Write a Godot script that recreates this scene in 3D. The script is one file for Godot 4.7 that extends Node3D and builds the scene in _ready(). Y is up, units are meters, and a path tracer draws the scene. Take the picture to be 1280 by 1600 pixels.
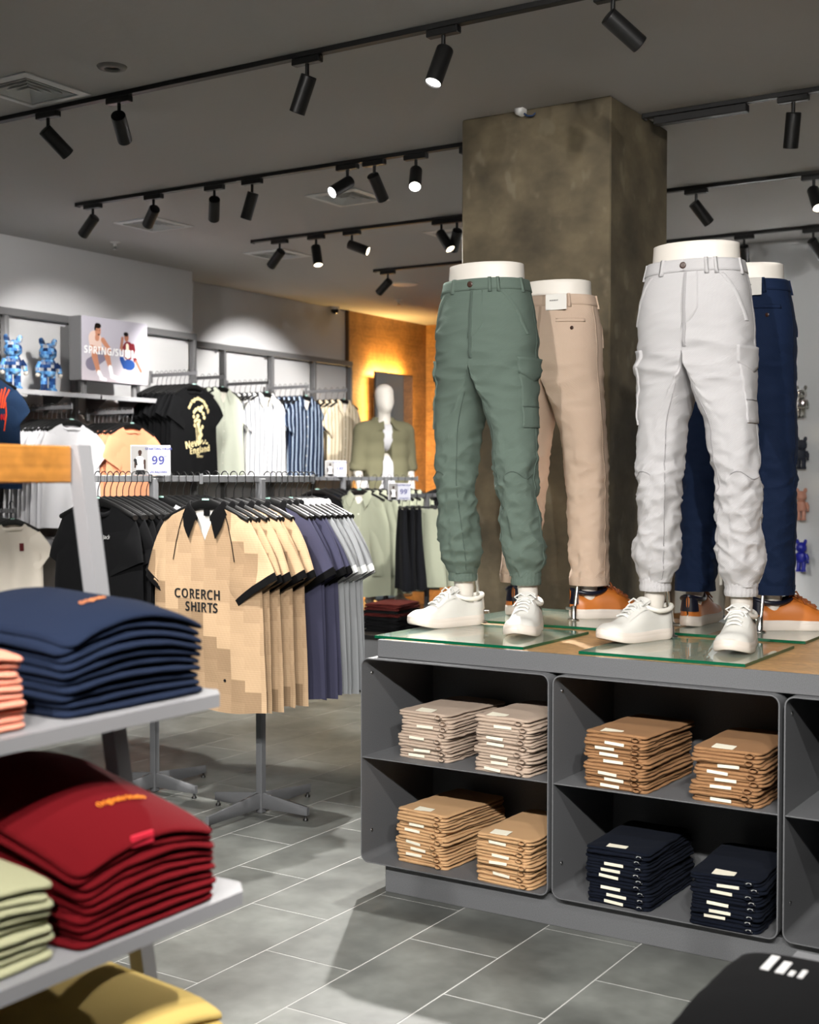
extends Node3D
# A menswear shop: a display table with trouser mannequins in front of a bare column, racks and a wall of clothes behind, track lights above.
# World axes follow the shop: x along the table front, z along the aisles; the camera stands at x = z = 0.

const CAM_H := 1.37
const HC := 3.0                      # ceiling height
const FPX := 2040.0                  # focal length in photo pixels (1280 x 1600)
var CB := Basis.from_euler(Vector3(deg_to_rad(-1.48), deg_to_rad(32.3), deg_to_rad(0.1)))
var taken := {}
var mats := {}
var rng := RandomNumberGenerator.new()
var noise := FastNoiseLite.new()

# ---- pixel -> place -------------------------------------------------------------------------------------------------------
func ray(x: float, y: float) -> Vector3:
	return CB * Vector3((x - 640.0) / FPX, (800.0 - y) / FPX, -1.0)
func on_x(x: float, y: float, X: float) -> Vector3:
	var d := ray(x, y); return Vector3(0, CAM_H, 0) + d * (X / d.x)
func on_y(x: float, y: float, Y: float) -> Vector3:
	var d := ray(x, y); return Vector3(0, CAM_H, 0) + d * ((Y - CAM_H) / d.y)
func on_z(x: float, y: float, Z: float) -> Vector3:
	var d := ray(x, y); return Vector3(0, CAM_H, 0) + d * (Z / d.z)
func at_depth(x: float, y: float, dep: float) -> Vector3:
	return Vector3(0, CAM_H, 0) + ray(x, y) * dep

# ---- mesh builder ---------------------------------------------------------------------------------------------------------
class MB:
	var p := PackedVector3Array()
	var t := PackedVector2Array()
	var ix := PackedInt32Array()
	func v(a: Vector3, uv := Vector2.ZERO) -> int:
		p.append(a); t.append(uv); return p.size() - 1
	func tri(a: int, b: int, c: int) -> void:
		ix.append(a); ix.append(b); ix.append(c)
	func quad(a: int, b: int, c: int, d: int) -> void:
		ix.append(a); ix.append(b); ix.append(c); ix.append(a); ix.append(c); ix.append(d)
	func face(q: Array) -> void:               # flat polygon, counter-clockwise seen from outside
		var s := p.size()
		for a in q: v(a)
		for i in range(1, q.size() - 1): tri(s, s + i, s + i + 1)
	func facet(q: Array, uvs: Array) -> void:
		var s := p.size()
		for i in q.size(): v(q[i], uvs[i])
		for i in range(1, q.size() - 1): tri(s, s + i, s + i + 1)
	# rows of points; quads between neighbouring rows, rows may close on themselves
	func grid(rows: Array, closed := false, flip := false, uvs: Array = []) -> void:
		var s := p.size()
		var n: int = rows[0].size()
		for i in rows.size():
			for j in n: v(rows[i][j], uvs[i][j] if uvs.size() else Vector2(rows[i][j].x, -rows[i][j].y))
		var m := n if closed else n - 1
		for i in rows.size() - 1:
			for j in m:
				var a := s + i * n + j
				var b := s + i * n + (j + 1) % n
				var c := b + n
				var d := a + n
				if flip: quad(a, d, c, b)
				else: quad(a, b, c, d)
	func cap(row: Array, flip := false) -> void:
		var c := Vector3.ZERO
		for a in row: c += a
		c /= row.size()
		var s := p.size()
		for a in row: v(a, Vector2(a.x, -a.y))
		var m := v(c, Vector2(c.x, -c.y))
		for i in row.size():
			var k := (i + 1) % row.size()
			if flip: tri(m, s + k, s + i)
			else: tri(m, s + i, s + k)
	func loft(rows: Array, cap0 := true, cap1 := true) -> void:    # closed rings, counter-clockwise seen from the end they run towards
		grid(rows, true)
		if cap0: cap(rows[0], true)
		if cap1: cap(rows[-1])
	func box(c: Vector3, s: Vector3, bev := 0.0, tr := Transform3D()) -> void:
		var h := s * 0.5
		var b := minf(bev, minf(h.x, minf(h.y, h.z)) * 0.9)
		for ax in 3:
			var e1 := (ax + 1) % 3
			var e2 := (ax + 2) % 3
			for sg in [-1.0, 1.0]:
				var q := []
				for k in [[-1, -1], [1, -1], [1, 1], [-1, 1]]:
					var a := Vector3.ZERO
					a[ax] = sg * h[ax]; a[e1] = k[0] * (h[e1] - b); a[e2] = k[1] * (h[e2] - b)
					q.append(tr * (c + a))
				if sg < 0: q.reverse()
				face(q)
		if b <= 0.0: return
		for ax in 3:                                                # edges along ax
			var e1 := (ax + 1) % 3
			var e2 := (ax + 2) % 3
			for s1 in [-1.0, 1.0]:
				for s2 in [-1.0, 1.0]:
					var q := []
					for k in [[-1, 0], [1, 0], [1, 1], [-1, 1]]:
						var a := Vector3.ZERO
						a[ax] = k[0] * (h[ax] - b)
						a[e1] = s1 * (h[e1] - (b if k[1] == 0 else 0.0)); a[e2] = s2 * (h[e2] - (0.0 if k[1] == 0 else b))
						q.append(tr * (c + a))
					if s1 * s2 > 0: q.reverse()
					face(q)
		for sx in [-1.0, 1.0]:
			for sy in [-1.0, 1.0]:
				for sz in [-1.0, 1.0]:
					var q := [tr * (c + Vector3(sx * h.x, sy * (h.y - b), sz * (h.z - b))), tr * (c + Vector3(sx * (h.x - b), sy * h.y, sz * (h.z - b))), tr * (c + Vector3(sx * (h.x - b), sy * (h.y - b), sz * h.z))]
					if sx * sy * sz < 0: q.reverse()
					face(q)
	func tube(pts: Array, r, sides := 8, caps := true) -> void:    # r: a number or one per point
		var rows := []
		var up := Vector3(0.123, 0.97, 0.21).normalized()
		for i in pts.size():
			var a: Vector3 = pts[maxi(i - 1, 0)]
			var b: Vector3 = pts[mini(i + 1, pts.size() - 1)]
			var d := (b - a).normalized()
			var x := d.cross(up).normalized() if absf(d.dot(up)) < 0.98 else d.cross(Vector3.RIGHT).normalized()
			var y := d.cross(x)
			up = -y if false else up
			var row := []
			var rr: float = r[i] if r is Array else r
			for k in sides:
				var an := TAU * k / sides
				row.append(pts[i] + (x * cos(an) + y * sin(an)) * rr)
			rows.append(row)
		loft(rows, caps, caps)
	func lathe(prof: Array, sides := 16, tr := Transform3D(), sx := 1.0, sz := 1.0, cap_low := true) -> void:   # prof: Vector2(radius, y) from bottom to top
		var rows := []
		for q in prof:
			var row := []
			for k in sides:
				var an := TAU * k / sides
				row.append(tr * Vector3(cos(an) * q.x * sx, q.y, -sin(an) * q.x * sz))
			rows.append(row)
		loft(rows, cap_low and prof[0].x > 1e-5, prof[-1].x > 1e-5)
	func add(m: ArrayMesh, tr := Transform3D()) -> void:
		for sidx in m.get_surface_count():
			var a := m.surface_get_arrays(sidx)
			var s := p.size()
			var uvs = a[Mesh.ARRAY_TEX_UV]
			for i in a[Mesh.ARRAY_VERTEX].size(): v(tr * a[Mesh.ARRAY_VERTEX][i], uvs[i] if uvs != null and uvs.size() else Vector2.ZERO)
			var q = a[Mesh.ARRAY_INDEX]
			if q == null or q.size() == 0: q = PackedInt32Array(range(a[Mesh.ARRAY_VERTEX].size()))
			for i in range(0, q.size(), 3): tri(s + q[i], s + q[i + 2], s + q[i + 1])
	func mesh() -> ArrayMesh:
		var n := PackedVector3Array()
		n.resize(p.size())
		var out := PackedInt32Array()
		out.resize(ix.size())
		for i in range(0, ix.size(), 3):
			var a := ix[i]
			var b := ix[i + 1]
			var c := ix[i + 2]
			var nn := (p[b] - p[a]).cross(p[c] - p[a])
			n[a] += nn; n[b] += nn; n[c] += nn
			out[i] = a; out[i + 1] = c; out[i + 2] = b
		for i in n.size(): n[i] = n[i].normalized() if n[i].length_squared() > 1e-20 else Vector3.UP
		var arr := []
		arr.resize(Mesh.ARRAY_MAX)
		arr[Mesh.ARRAY_VERTEX] = p; arr[Mesh.ARRAY_NORMAL] = n; arr[Mesh.ARRAY_TEX_UV] = t; arr[Mesh.ARRAY_INDEX] = out
		var m := ArrayMesh.new()
		m.add_surface_from_arrays(Mesh.PRIMITIVE_TRIANGLES, arr)
		return m

func boxm(s: Vector3, bev := 0.0, c := Vector3.ZERO) -> ArrayMesh:
	var b := MB.new(); b.box(c, s, bev); return b.mesh()
func ell(cx: float, cy: float, cz: float, rx: float, rz: float, n: int) -> Array:    # a level ring, counter-clockwise seen from above
	var row := []
	for k in n:
		var a := TAU * k / n
		row.append(Vector3(cx + cos(a) * rx, cy, cz - sin(a) * rz))
	return row

# ---- nodes ----------------------------------------------------------------------------------------------------------------
func numbered(called: String) -> String:
	var k: int = taken.get(called, 0)
	taken[called] = k + 1
	return called if k == 0 else "%s_%03d" % [called, k]
func tag(o: Node, label: String, category: String, group := "", kind := "") -> void:
	if label: o.set_meta("label", label)
	if category: o.set_meta("category", category)
	if group: o.set_meta("group", group)
	if kind: o.set_meta("kind", kind)
func thing(called: String, label: String, category: String, at := Vector3.ZERO, turn := 0.0, group := "") -> Node3D:
	var o := Node3D.new()
	o.name = numbered(called); add_child(o)
	o.position = at; o.rotation.y = turn
	tag(o, label, category, group)
	return o
func part(parent: Node, called: String, m: Mesh, mt: Material, at := Vector3.ZERO, label := "") -> MeshInstance3D:
	var o := MeshInstance3D.new()
	o.name = called; o.mesh = m; o.material_override = mt
	parent.add_child(o, true)
	o.position = at
	if label: o.set_meta("label", label)
	return o
func solo(called: String, m: Mesh, mt: Material, label: String, category: String, at := Vector3.ZERO, turn := 0.0, group := "") -> MeshInstance3D:
	var o := MeshInstance3D.new()
	o.name = numbered(called); o.mesh = m; o.material_override = mt
	add_child(o)
	o.position = at; o.rotation.y = turn
	tag(o, label, category, group)
	return o
func struct(called: String, m: Mesh, mt: Material, label: String, at := Vector3.ZERO) -> MeshInstance3D:
	var o := solo(called, m, mt, label, "", at)
	o.set_meta("kind", "structure")
	return o
func nth(i: int) -> String:
	return ["first", "second", "third", "fourth", "fifth", "sixth", "seventh", "eighth", "ninth", "tenth", "eleventh", "twelfth", "thirteenth", "fourteenth", "fifteenth", "sixteenth", "seventeenth", "eighteenth", "nineteenth", "twentieth"][i]

# ---- materials ------------------------------------------------------------------------------------------------------------
func std(key: String, c: Color, rough := 0.6, metal := 0.0) -> StandardMaterial3D:
	if mats.has(key): return mats[key]
	var m := StandardMaterial3D.new()
	m.albedo_color = c; m.roughness = rough; m.metallic = metal
	m.cull_mode = BaseMaterial3D.CULL_DISABLED
	mats[key] = m
	return m
func img_tex(w: int, h: int, f: Callable) -> ImageTexture:
	var im := Image.create(w, h, false, Image.FORMAT_RGB8)
	for y in h:
		for x in w: im.set_pixel(x, y, f.call(x, y))
	im.generate_mipmaps()
	return ImageTexture.create_from_image(im)
func noise_img(sz: int, freq: float, seed_: int, oct := 4) -> Image:
	var n := FastNoiseLite.new()
	n.seed = seed_; n.frequency = freq; n.fractal_octaves = oct; n.noise_type = FastNoiseLite.TYPE_SIMPLEX_SMOOTH
	return n.get_seamless_image(sz, sz)
func normal_from(f: Callable, sz: int, strength: float) -> ImageTexture:
	var im := Image.create(sz, sz, false, Image.FORMAT_RGB8)
	for y in sz:
		for x in sz:
			var h: float = f.call(x, y)
			im.set_pixel(x, y, Color(h, h, h))
	im.bump_map_to_normal_map(strength)
	im.generate_mipmaps()
	return ImageTexture.create_from_image(im)
var tx := {}
func make_textures() -> void:
	var nz := noise_img(128, 0.06, 3)
	tx.twill = normal_from(func(x, y): return clampf(0.5 + 0.3 * sin(TAU * (x + y) / 8.0) + 0.25 * (nz.get_pixel(x, y).r - 0.5), 0, 1), 128, 1.6)
	tx.knit = normal_from(func(x, y): return clampf(0.5 + 0.22 * sin(TAU * x / 4.0) * cos(TAU * y / 8.0) + 0.5 * (nz.get_pixel(x, y).r - 0.5), 0, 1), 128, 1.5)
	tx.crumple = normal_from(func(x, y): return noise_img_c.get_pixel(x, y).r, 256, 6.0)
	var p1 := noise_img(512, 0.006, 11, 5)
	var p2 := noise_img(512, 0.03, 12, 4)
	var p3 := noise_img(512, 0.012, 13, 3)
	# bare cement render of the column: trowelled blotches and pale scuffs
	tx.cement = img_tex(512, 512, func(x, y):
		var a := p1.get_pixel(x, y).r
		var b := p2.get_pixel(x, (y * 2) % 512).r
		var w := p1.get_pixel((x * 2 + 77) % 512, (y * 2) % 512).r
		var s := smoothstep(0.60, 0.80, p3.get_pixel((x * 2) % 512, y).r) * smoothstep(0.45, 0.7, w)
		var g := 0.80 + 0.30 * (a - 0.5) + 0.26 * (w - 0.5) + 0.07 * (b - 0.5)
		return Color(0.47 * g, 0.425 * g, 0.335 * g).lerp(Color(0.52, 0.485, 0.41), s * 0.5))
	# stone-grey porcelain: cloudy tone with a faint brushed grain
	tx.tile = img_tex(512, 512, func(x, y):
		var a := p1.get_pixel((x + 100) % 512, y).r
		var b := p3.get_pixel(x, (y + 60) % 512).r
		var c := p2.get_pixel((x * 2) % 512, (y * 2) % 512).r
		var g := 1.0 + 0.34 * (a - 0.5) + 0.3 * (b - 0.5) + 0.12 * (c - 0.5)
		return Color(0.80 * g, 0.815 * g, 0.80 * g))
	tx.plaster_n = normal_from(func(x, y): return p2.get_pixel(x, y).r, 512, 1.2)
	# oak: long grain lines bent by slow noise
	tx.oak = img_tex(512, 512, func(x, y):
		var w := p1.get_pixel(x, y).r
		var l := p2.get_pixel((x / 8) % 512, (y * 3) % 512).r
		var s := 0.5 + 0.5 * sin((y * 0.11 + w * 26.0))
		var g := 0.92 + 0.16 * (l - 0.5) + 0.09 * (s - 0.5) + 0.2 * (w - 0.5)
		return Color(0.93 * g, 0.925 * g, 0.9 * g))
	tx.noise = img_tex(256, 256, func(x, y):
		var g := 0.92 + 0.16 * (p2.get_pixel(x * 2, y * 2).r - 0.5)
		return Color(g, g, g))
var noise_img_c: Image
func tri(m: StandardMaterial3D, sc: float, world := false) -> StandardMaterial3D:
	m.uv1_triplanar = true; m.uv1_world_triplanar = world; m.uv1_scale = Vector3.ONE * sc
	return m
func cloth(key: String, c: Color, kind := "twill", rough := 0.92, sc := 9.0, depth := 0.5) -> StandardMaterial3D:
	if mats.has(key): return mats[key]
	var m := std(key, c, rough)
	m.normal_enabled = true; m.normal_texture = tx[kind]; m.normal_scale = depth
	m.rim_enabled = true; m.rim = 0.12; m.rim_tint = 0.6
	m.metallic_specular = 0.25
	tri(m, sc)
	return m
func printed(key: String, tex: Texture2D, rough := 0.9, uvs := Vector3.ONE) -> StandardMaterial3D:
	if mats.has(key): return mats[key]
	var m := std(key, Color.WHITE, rough)
	m.albedo_texture = tex; m.uv1_scale = uvs; m.metallic_specular = 0.25
	return m
func glow(key: String, c: Color, e: float) -> StandardMaterial3D:
	if mats.has(key): return mats[key]
	var m := std(key, c, 0.5)
	m.emission_enabled = true; m.emission = c; m.emission_energy_multiplier = e
	return m
func wall_mat(key: String, c: Color, rough := 0.9) -> StandardMaterial3D:
	if mats.has(key): return mats[key]
	var m := std(key, c, rough)
	m.normal_enabled = true; m.normal_texture = tx.plaster_n; m.normal_scale = 0.25
	return tri(m, 0.9, true)
func wood(key: String, c: Color, rough := 0.5, sc := 1.1) -> StandardMaterial3D:
	if mats.has(key): return mats[key]
	var m := std(key, c, rough)
	m.albedo_texture = tx.oak
	return tri(m, sc, true)

# ---- camera, light, room --------------------------------------------------------------------------------------------------
const TRACK_Z := [-4.05, -5.54, -7.03, -8.52]
const WALL_A := -7.0
const WALL_B := -7.34
const VENTS := [Vector3(-4.31, HC, -3.82), Vector3(-5.90, HC, -6.25), Vector3(-4.38, HC, -6.25), Vector3(-5.92, HC, -7.56), Vector3(-4.39, HC, -7.56)]
const SPOT_E := 10.0
func _ready() -> void:
	rng.seed = 77
	noise.seed = 5; noise.frequency = 1.0; noise.fractal_octaves = 2
	var cam := Camera3D.new()
	cam.name = "camera"
	add_child(cam)
	var at := CameraAttributesPhysical.new()
	at.frustum_focal_length = 12.0 / (800.0 / FPX)
	at.frustum_focus_distance = 4.5
	at.exposure_aperture = 2.7
	at.frustum_near = 0.05; at.frustum_far = 100.0
	cam.attributes = at
	cam.fov = rad_to_deg(2.0 * atan(800.0 / FPX))
	cam.transform = Transform3D(CB, Vector3(0, CAM_H, 0))
	cam.current = true
	var env := Environment.new()
	env.background_mode = Environment.BG_COLOR
	env.background_color = Color(0.0, 0.0, 0.0)
	env.tonemap_mode = Environment.TONE_MAPPER_LINEAR
	env.tonemap_exposure = 1.0
	env.sdfgi_enabled = true; env.ssao_enabled = true; env.ssil_enabled = true
	var we := WorldEnvironment.new()
	we.name = "environment"; we.environment = env
	add_child(we)
	noise_img_c = noise_img(256, 0.025, 9, 3)
	make_textures()
	room()
	ceiling_fittings()
	column()
	display_table()
	mannequins()
	stacks()
	left_wall()
	racks()
	back_corner()
	right_side()
	foreground()

func room() -> void:
	# floor: 30 x 60 porcelain tiles in half bond on a pale grout bed
	var fl := struct("floor", boxm(Vector3(12.0, 0.2, 16.0), 0.0, Vector3(-1.9, -0.1008, -4.5)), wall_mat("grout", Color(0.66, 0.66, 0.65)), "grey stone tile floor laid in half bond with pale joints")
	var tm := []
	for k in 5:
		var g: float = [0.435, 0.455, 0.47, 0.45, 0.42][k]
		var m := std("tile%d" % k, Color(g, g * 1.005, g * 0.99), 0.42)
		m.albedo_texture = tx.tile
		m.metallic_specular = 0.4
		tri(m, 0.45 + 0.03 * k, true)
		tm.append(m)
	var tile := boxm(Vector3(0.2965, 0.012, 0.5965), 0.0012)
	var spots := []
	for i in range(-19, 21):
		for j in range(-22, 14):
			var c := Vector3(-2.059 + 0.3 * (i + 0.5), -0.006, -3.26 + 0.6 * j + 0.3 + (0.305 if i % 2 != 0 else 0.0))
			if c.x < -7.4 or c.x > 4.0 or c.z < -12.0 or c.z > 3.3: continue
			var q := CB.inverse() * (c - Vector3(0, CAM_H, 0))
			var d := -q.z
			var sx := 640.0 + FPX * q.x / d
			var sy := 800.0 - FPX * q.y / d
			var vis := d > 0.5 and sx > -120 and sx < 1400 and sy < 1750 and not (c.x > -2.45 and c.z < -3.7 and c.z > -9.0) and not (sx < 160 and d < 3.0)
			spots.append([d if vis else 100.0 + c.length(), c])
	spots.sort_custom(func(a, b): return a[0] < b[0])
	var rest := MB.new()
	for n in spots.size():
		var c: Vector3 = spots[n][1]
		var k := int(absf(c.x * 17.3 + c.z * 31.7)) % 5
		if n < 290 and spots[n][0] < 100.0: part(fl, "tile", tile, tm[k], c)
		else: rest.box(c, Vector3(0.2965, 0.012, 0.5965))
	var r := part(fl, "far_tiles", rest.mesh(), tm[1])
	r.set_meta("kind", "stuff")
	# shell
	var ceil_m := wall_mat("ceiling_paint", Color(0.68, 0.675, 0.67))
	var cl := CSGBox3D.new()                                          # with an opening for each air vent
	cl.name = "ceiling"; cl.size = Vector3(12.2, 0.2, 16.2); cl.material = ceil_m
	add_child(cl)
	cl.position = Vector3(-1.9, HC + 0.1, -4.5)
	tag(cl, "flat painted grey ceiling carrying the light tracks", "", "", "structure")
	for v in VENTS:
		var h := CSGBox3D.new()
		h.name = "vent_opening"; h.size = Vector3(0.296, 0.5, 0.296); h.operation = CSGShape3D.OPERATION_SUBTRACTION; h.material = ceil_m
		cl.add_child(h, true)
		h.position = v - cl.position
	var wm := wall_mat("wall_paint", Color(0.80, 0.80, 0.81))
	struct("wall_left", boxm(Vector3(0.6, HC, 11.05), 0.0, Vector3(WALL_A - 0.3, HC / 2, -2.325)), wm, "pale painted wall above the framed clothes bays")
	struct("wall_left_far", boxm(Vector3(0.6, HC, 4.3), 0.0, Vector3(WALL_B - 0.3, HC / 2, -9.99)), wm, "pale painted wall set back beyond the step")
	var wd := wood("wall_oak", Color(0.68, 0.50, 0.30), 0.55, 0.8)
	var pw := struct("wall_wood", boxm(Vector3(0.03, HC, 1.44), 0.0, Vector3(WALL_B + 0.015, HC / 2, -11.17)), wd, "warm oak panelling in the far corner")
	part(pw, "edge_trim", boxm(Vector3(0.04, HC, 0.02), 0.002, Vector3(WALL_B + 0.02, HC / 2, -10.44)), std("dark_trim", Color(0.3, 0.2, 0.1), 0.5))
	struct("wall_wood_back", boxm(Vector3(0.6, HC, 0.2), 0.0, Vector3(-7.1, HC / 2, -11.99)), wd, "warm oak panelling across the end of the shop")
	struct("wall_wood_return", boxm(Vector3(2.0, HC, 0.2), 0.0, Vector3(-4.2, HC / 2, -11.99)), wd, "warm oak panelling at the far end behind the column")
	struct("wall_added_reflected", boxm(Vector3(1.6, HC, 0.2), 0.0, Vector3(-6.0, HC / 2, -12.02)), wall_mat("reflected_paint", Color(0.50, 0.54, 0.58)), "blue-grey wall added out of view for the mirror to reflect")  # unseen wall, added so that the mirror shows a blue-grey reflection
	var gw := wall_mat("wall_paint_right", Color(0.78, 0.79, 0.80))
	struct("wall_back", boxm(Vector3(7.3, HC, 0.2), 0.0, Vector3(0.35, HC / 2, -9.05)), gw, "pale grey wall carrying small toy figures")
	struct("wall_return", boxm(Vector3(0.2, HC, 2.8), 0.0, Vector3(-3.2, HC / 2, -10.5)), gw, "short return wall beside the oak panelling")
	struct("wall_right", boxm(Vector3(0.2, HC, 12.4), 0.0, Vector3(4.0, HC / 2, -2.8)), gw, "pale wall closing the shop on the far aisle")
	struct("wall_front", boxm(Vector3(11.4, HC, 0.2), 0.0, Vector3(-1.6, HC / 2, 3.3)), gw, "pale wall behind the viewer")

func spot(track: int, ax: float, ay: float, bx: float, by: float, ex: float, ey: float, near_: float, e: float, half: float, col: Color, label: String) -> void:
	var Z: float = TRACK_Z[track]
	var top := on_z(ax, ay, Z)
	top.y = HC
	var dep := -(CB.inverse() * (top - Vector3(0, CAM_H, 0))).z
	# direction of the barrel: picture plane part from its two ends, the rest along the view
	var L := 0.15
	var r := CB * Vector3(1, 0, 0)
	var u := CB * Vector3(0, 1, 0)
	var f := (top - Vector3(0, CAM_H, 0)).normalized()
	var pv := (r * (ex - bx) - u * (ey - by)) * dep / FPX
	if pv.length() > L * 0.96: pv *= L * 0.96 / pv.length()
	var dir := (pv + f * (-near_) * sqrt(maxf(0.0, L * L - pv.length_squared()))).normalized()
	lamp(top, dir, e, half, col, label)

func lamp(top: Vector3, dir: Vector3, e: float, half: float, col: Color, label: String) -> void:
	var blk := std("spot_black", Color(0.055, 0.055, 0.057), 0.42)
	var t := thing("track_spotlight", label, "spotlight", top, 0.0, "black track spotlights")
	part(t, "adapter", boxm(Vector3(0.13, 0.026, 0.034), 0.003, Vector3(0, -0.033, 0)), blk)
	var b := MB.new()
	b.tube([Vector3(0, -0.04, 0), Vector3(0, -0.105, 0)], 0.008, 8)
	part(t, "stem", b.mesh(), blk)
	var x := dir.cross(Vector3(0.31, 0.2, 0.93)).normalized()
	var bs := Basis(x, -dir, x.cross(-dir)).orthonormalized()
	var tr := Transform3D(bs, Vector3(0, -0.112, 0) + dir * 0.045)
	b = MB.new()
	b.lathe([Vector2(0.0275, -0.060), Vector2(0.0285, -0.078), Vector2(0.031, -0.078), Vector2(0.0315, -0.075), Vector2(0.0315, 0.064), Vector2(0.0295, 0.068), Vector2(0.0, 0.068)], 20, tr, 1.0, 1.0, false)
	part(t, "barrel", b.mesh(), blk)
	b = MB.new()
	b.lathe([Vector2(0.0, -0.072), Vector2(0.0285, -0.072), Vector2(0.0285, -0.066), Vector2(0.0, -0.066)], 16, tr)
	part(t, "lens", b.mesh(), glow("lens_%s" % col.to_html(), col, 9.0))
	var s := SpotLight3D.new()
	s.name = "beam"
	t.add_child(s, true)
	var up := Vector3.UP if absf(dir.y) < 0.95 else Vector3.RIGHT
	s.transform = Transform3D(Basis.looking_at(dir, up), Vector3(0, -0.112, 0) + dir * 0.126)
	s.light_color = col; s.light_energy = e * SPOT_E; s.spot_angle = half; s.spot_angle_attenuation = 0.5
	s.spot_range = 16.0; s.spot_attenuation = 2.0; s.shadow_enabled = true; s.light_size = 0.03

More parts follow.
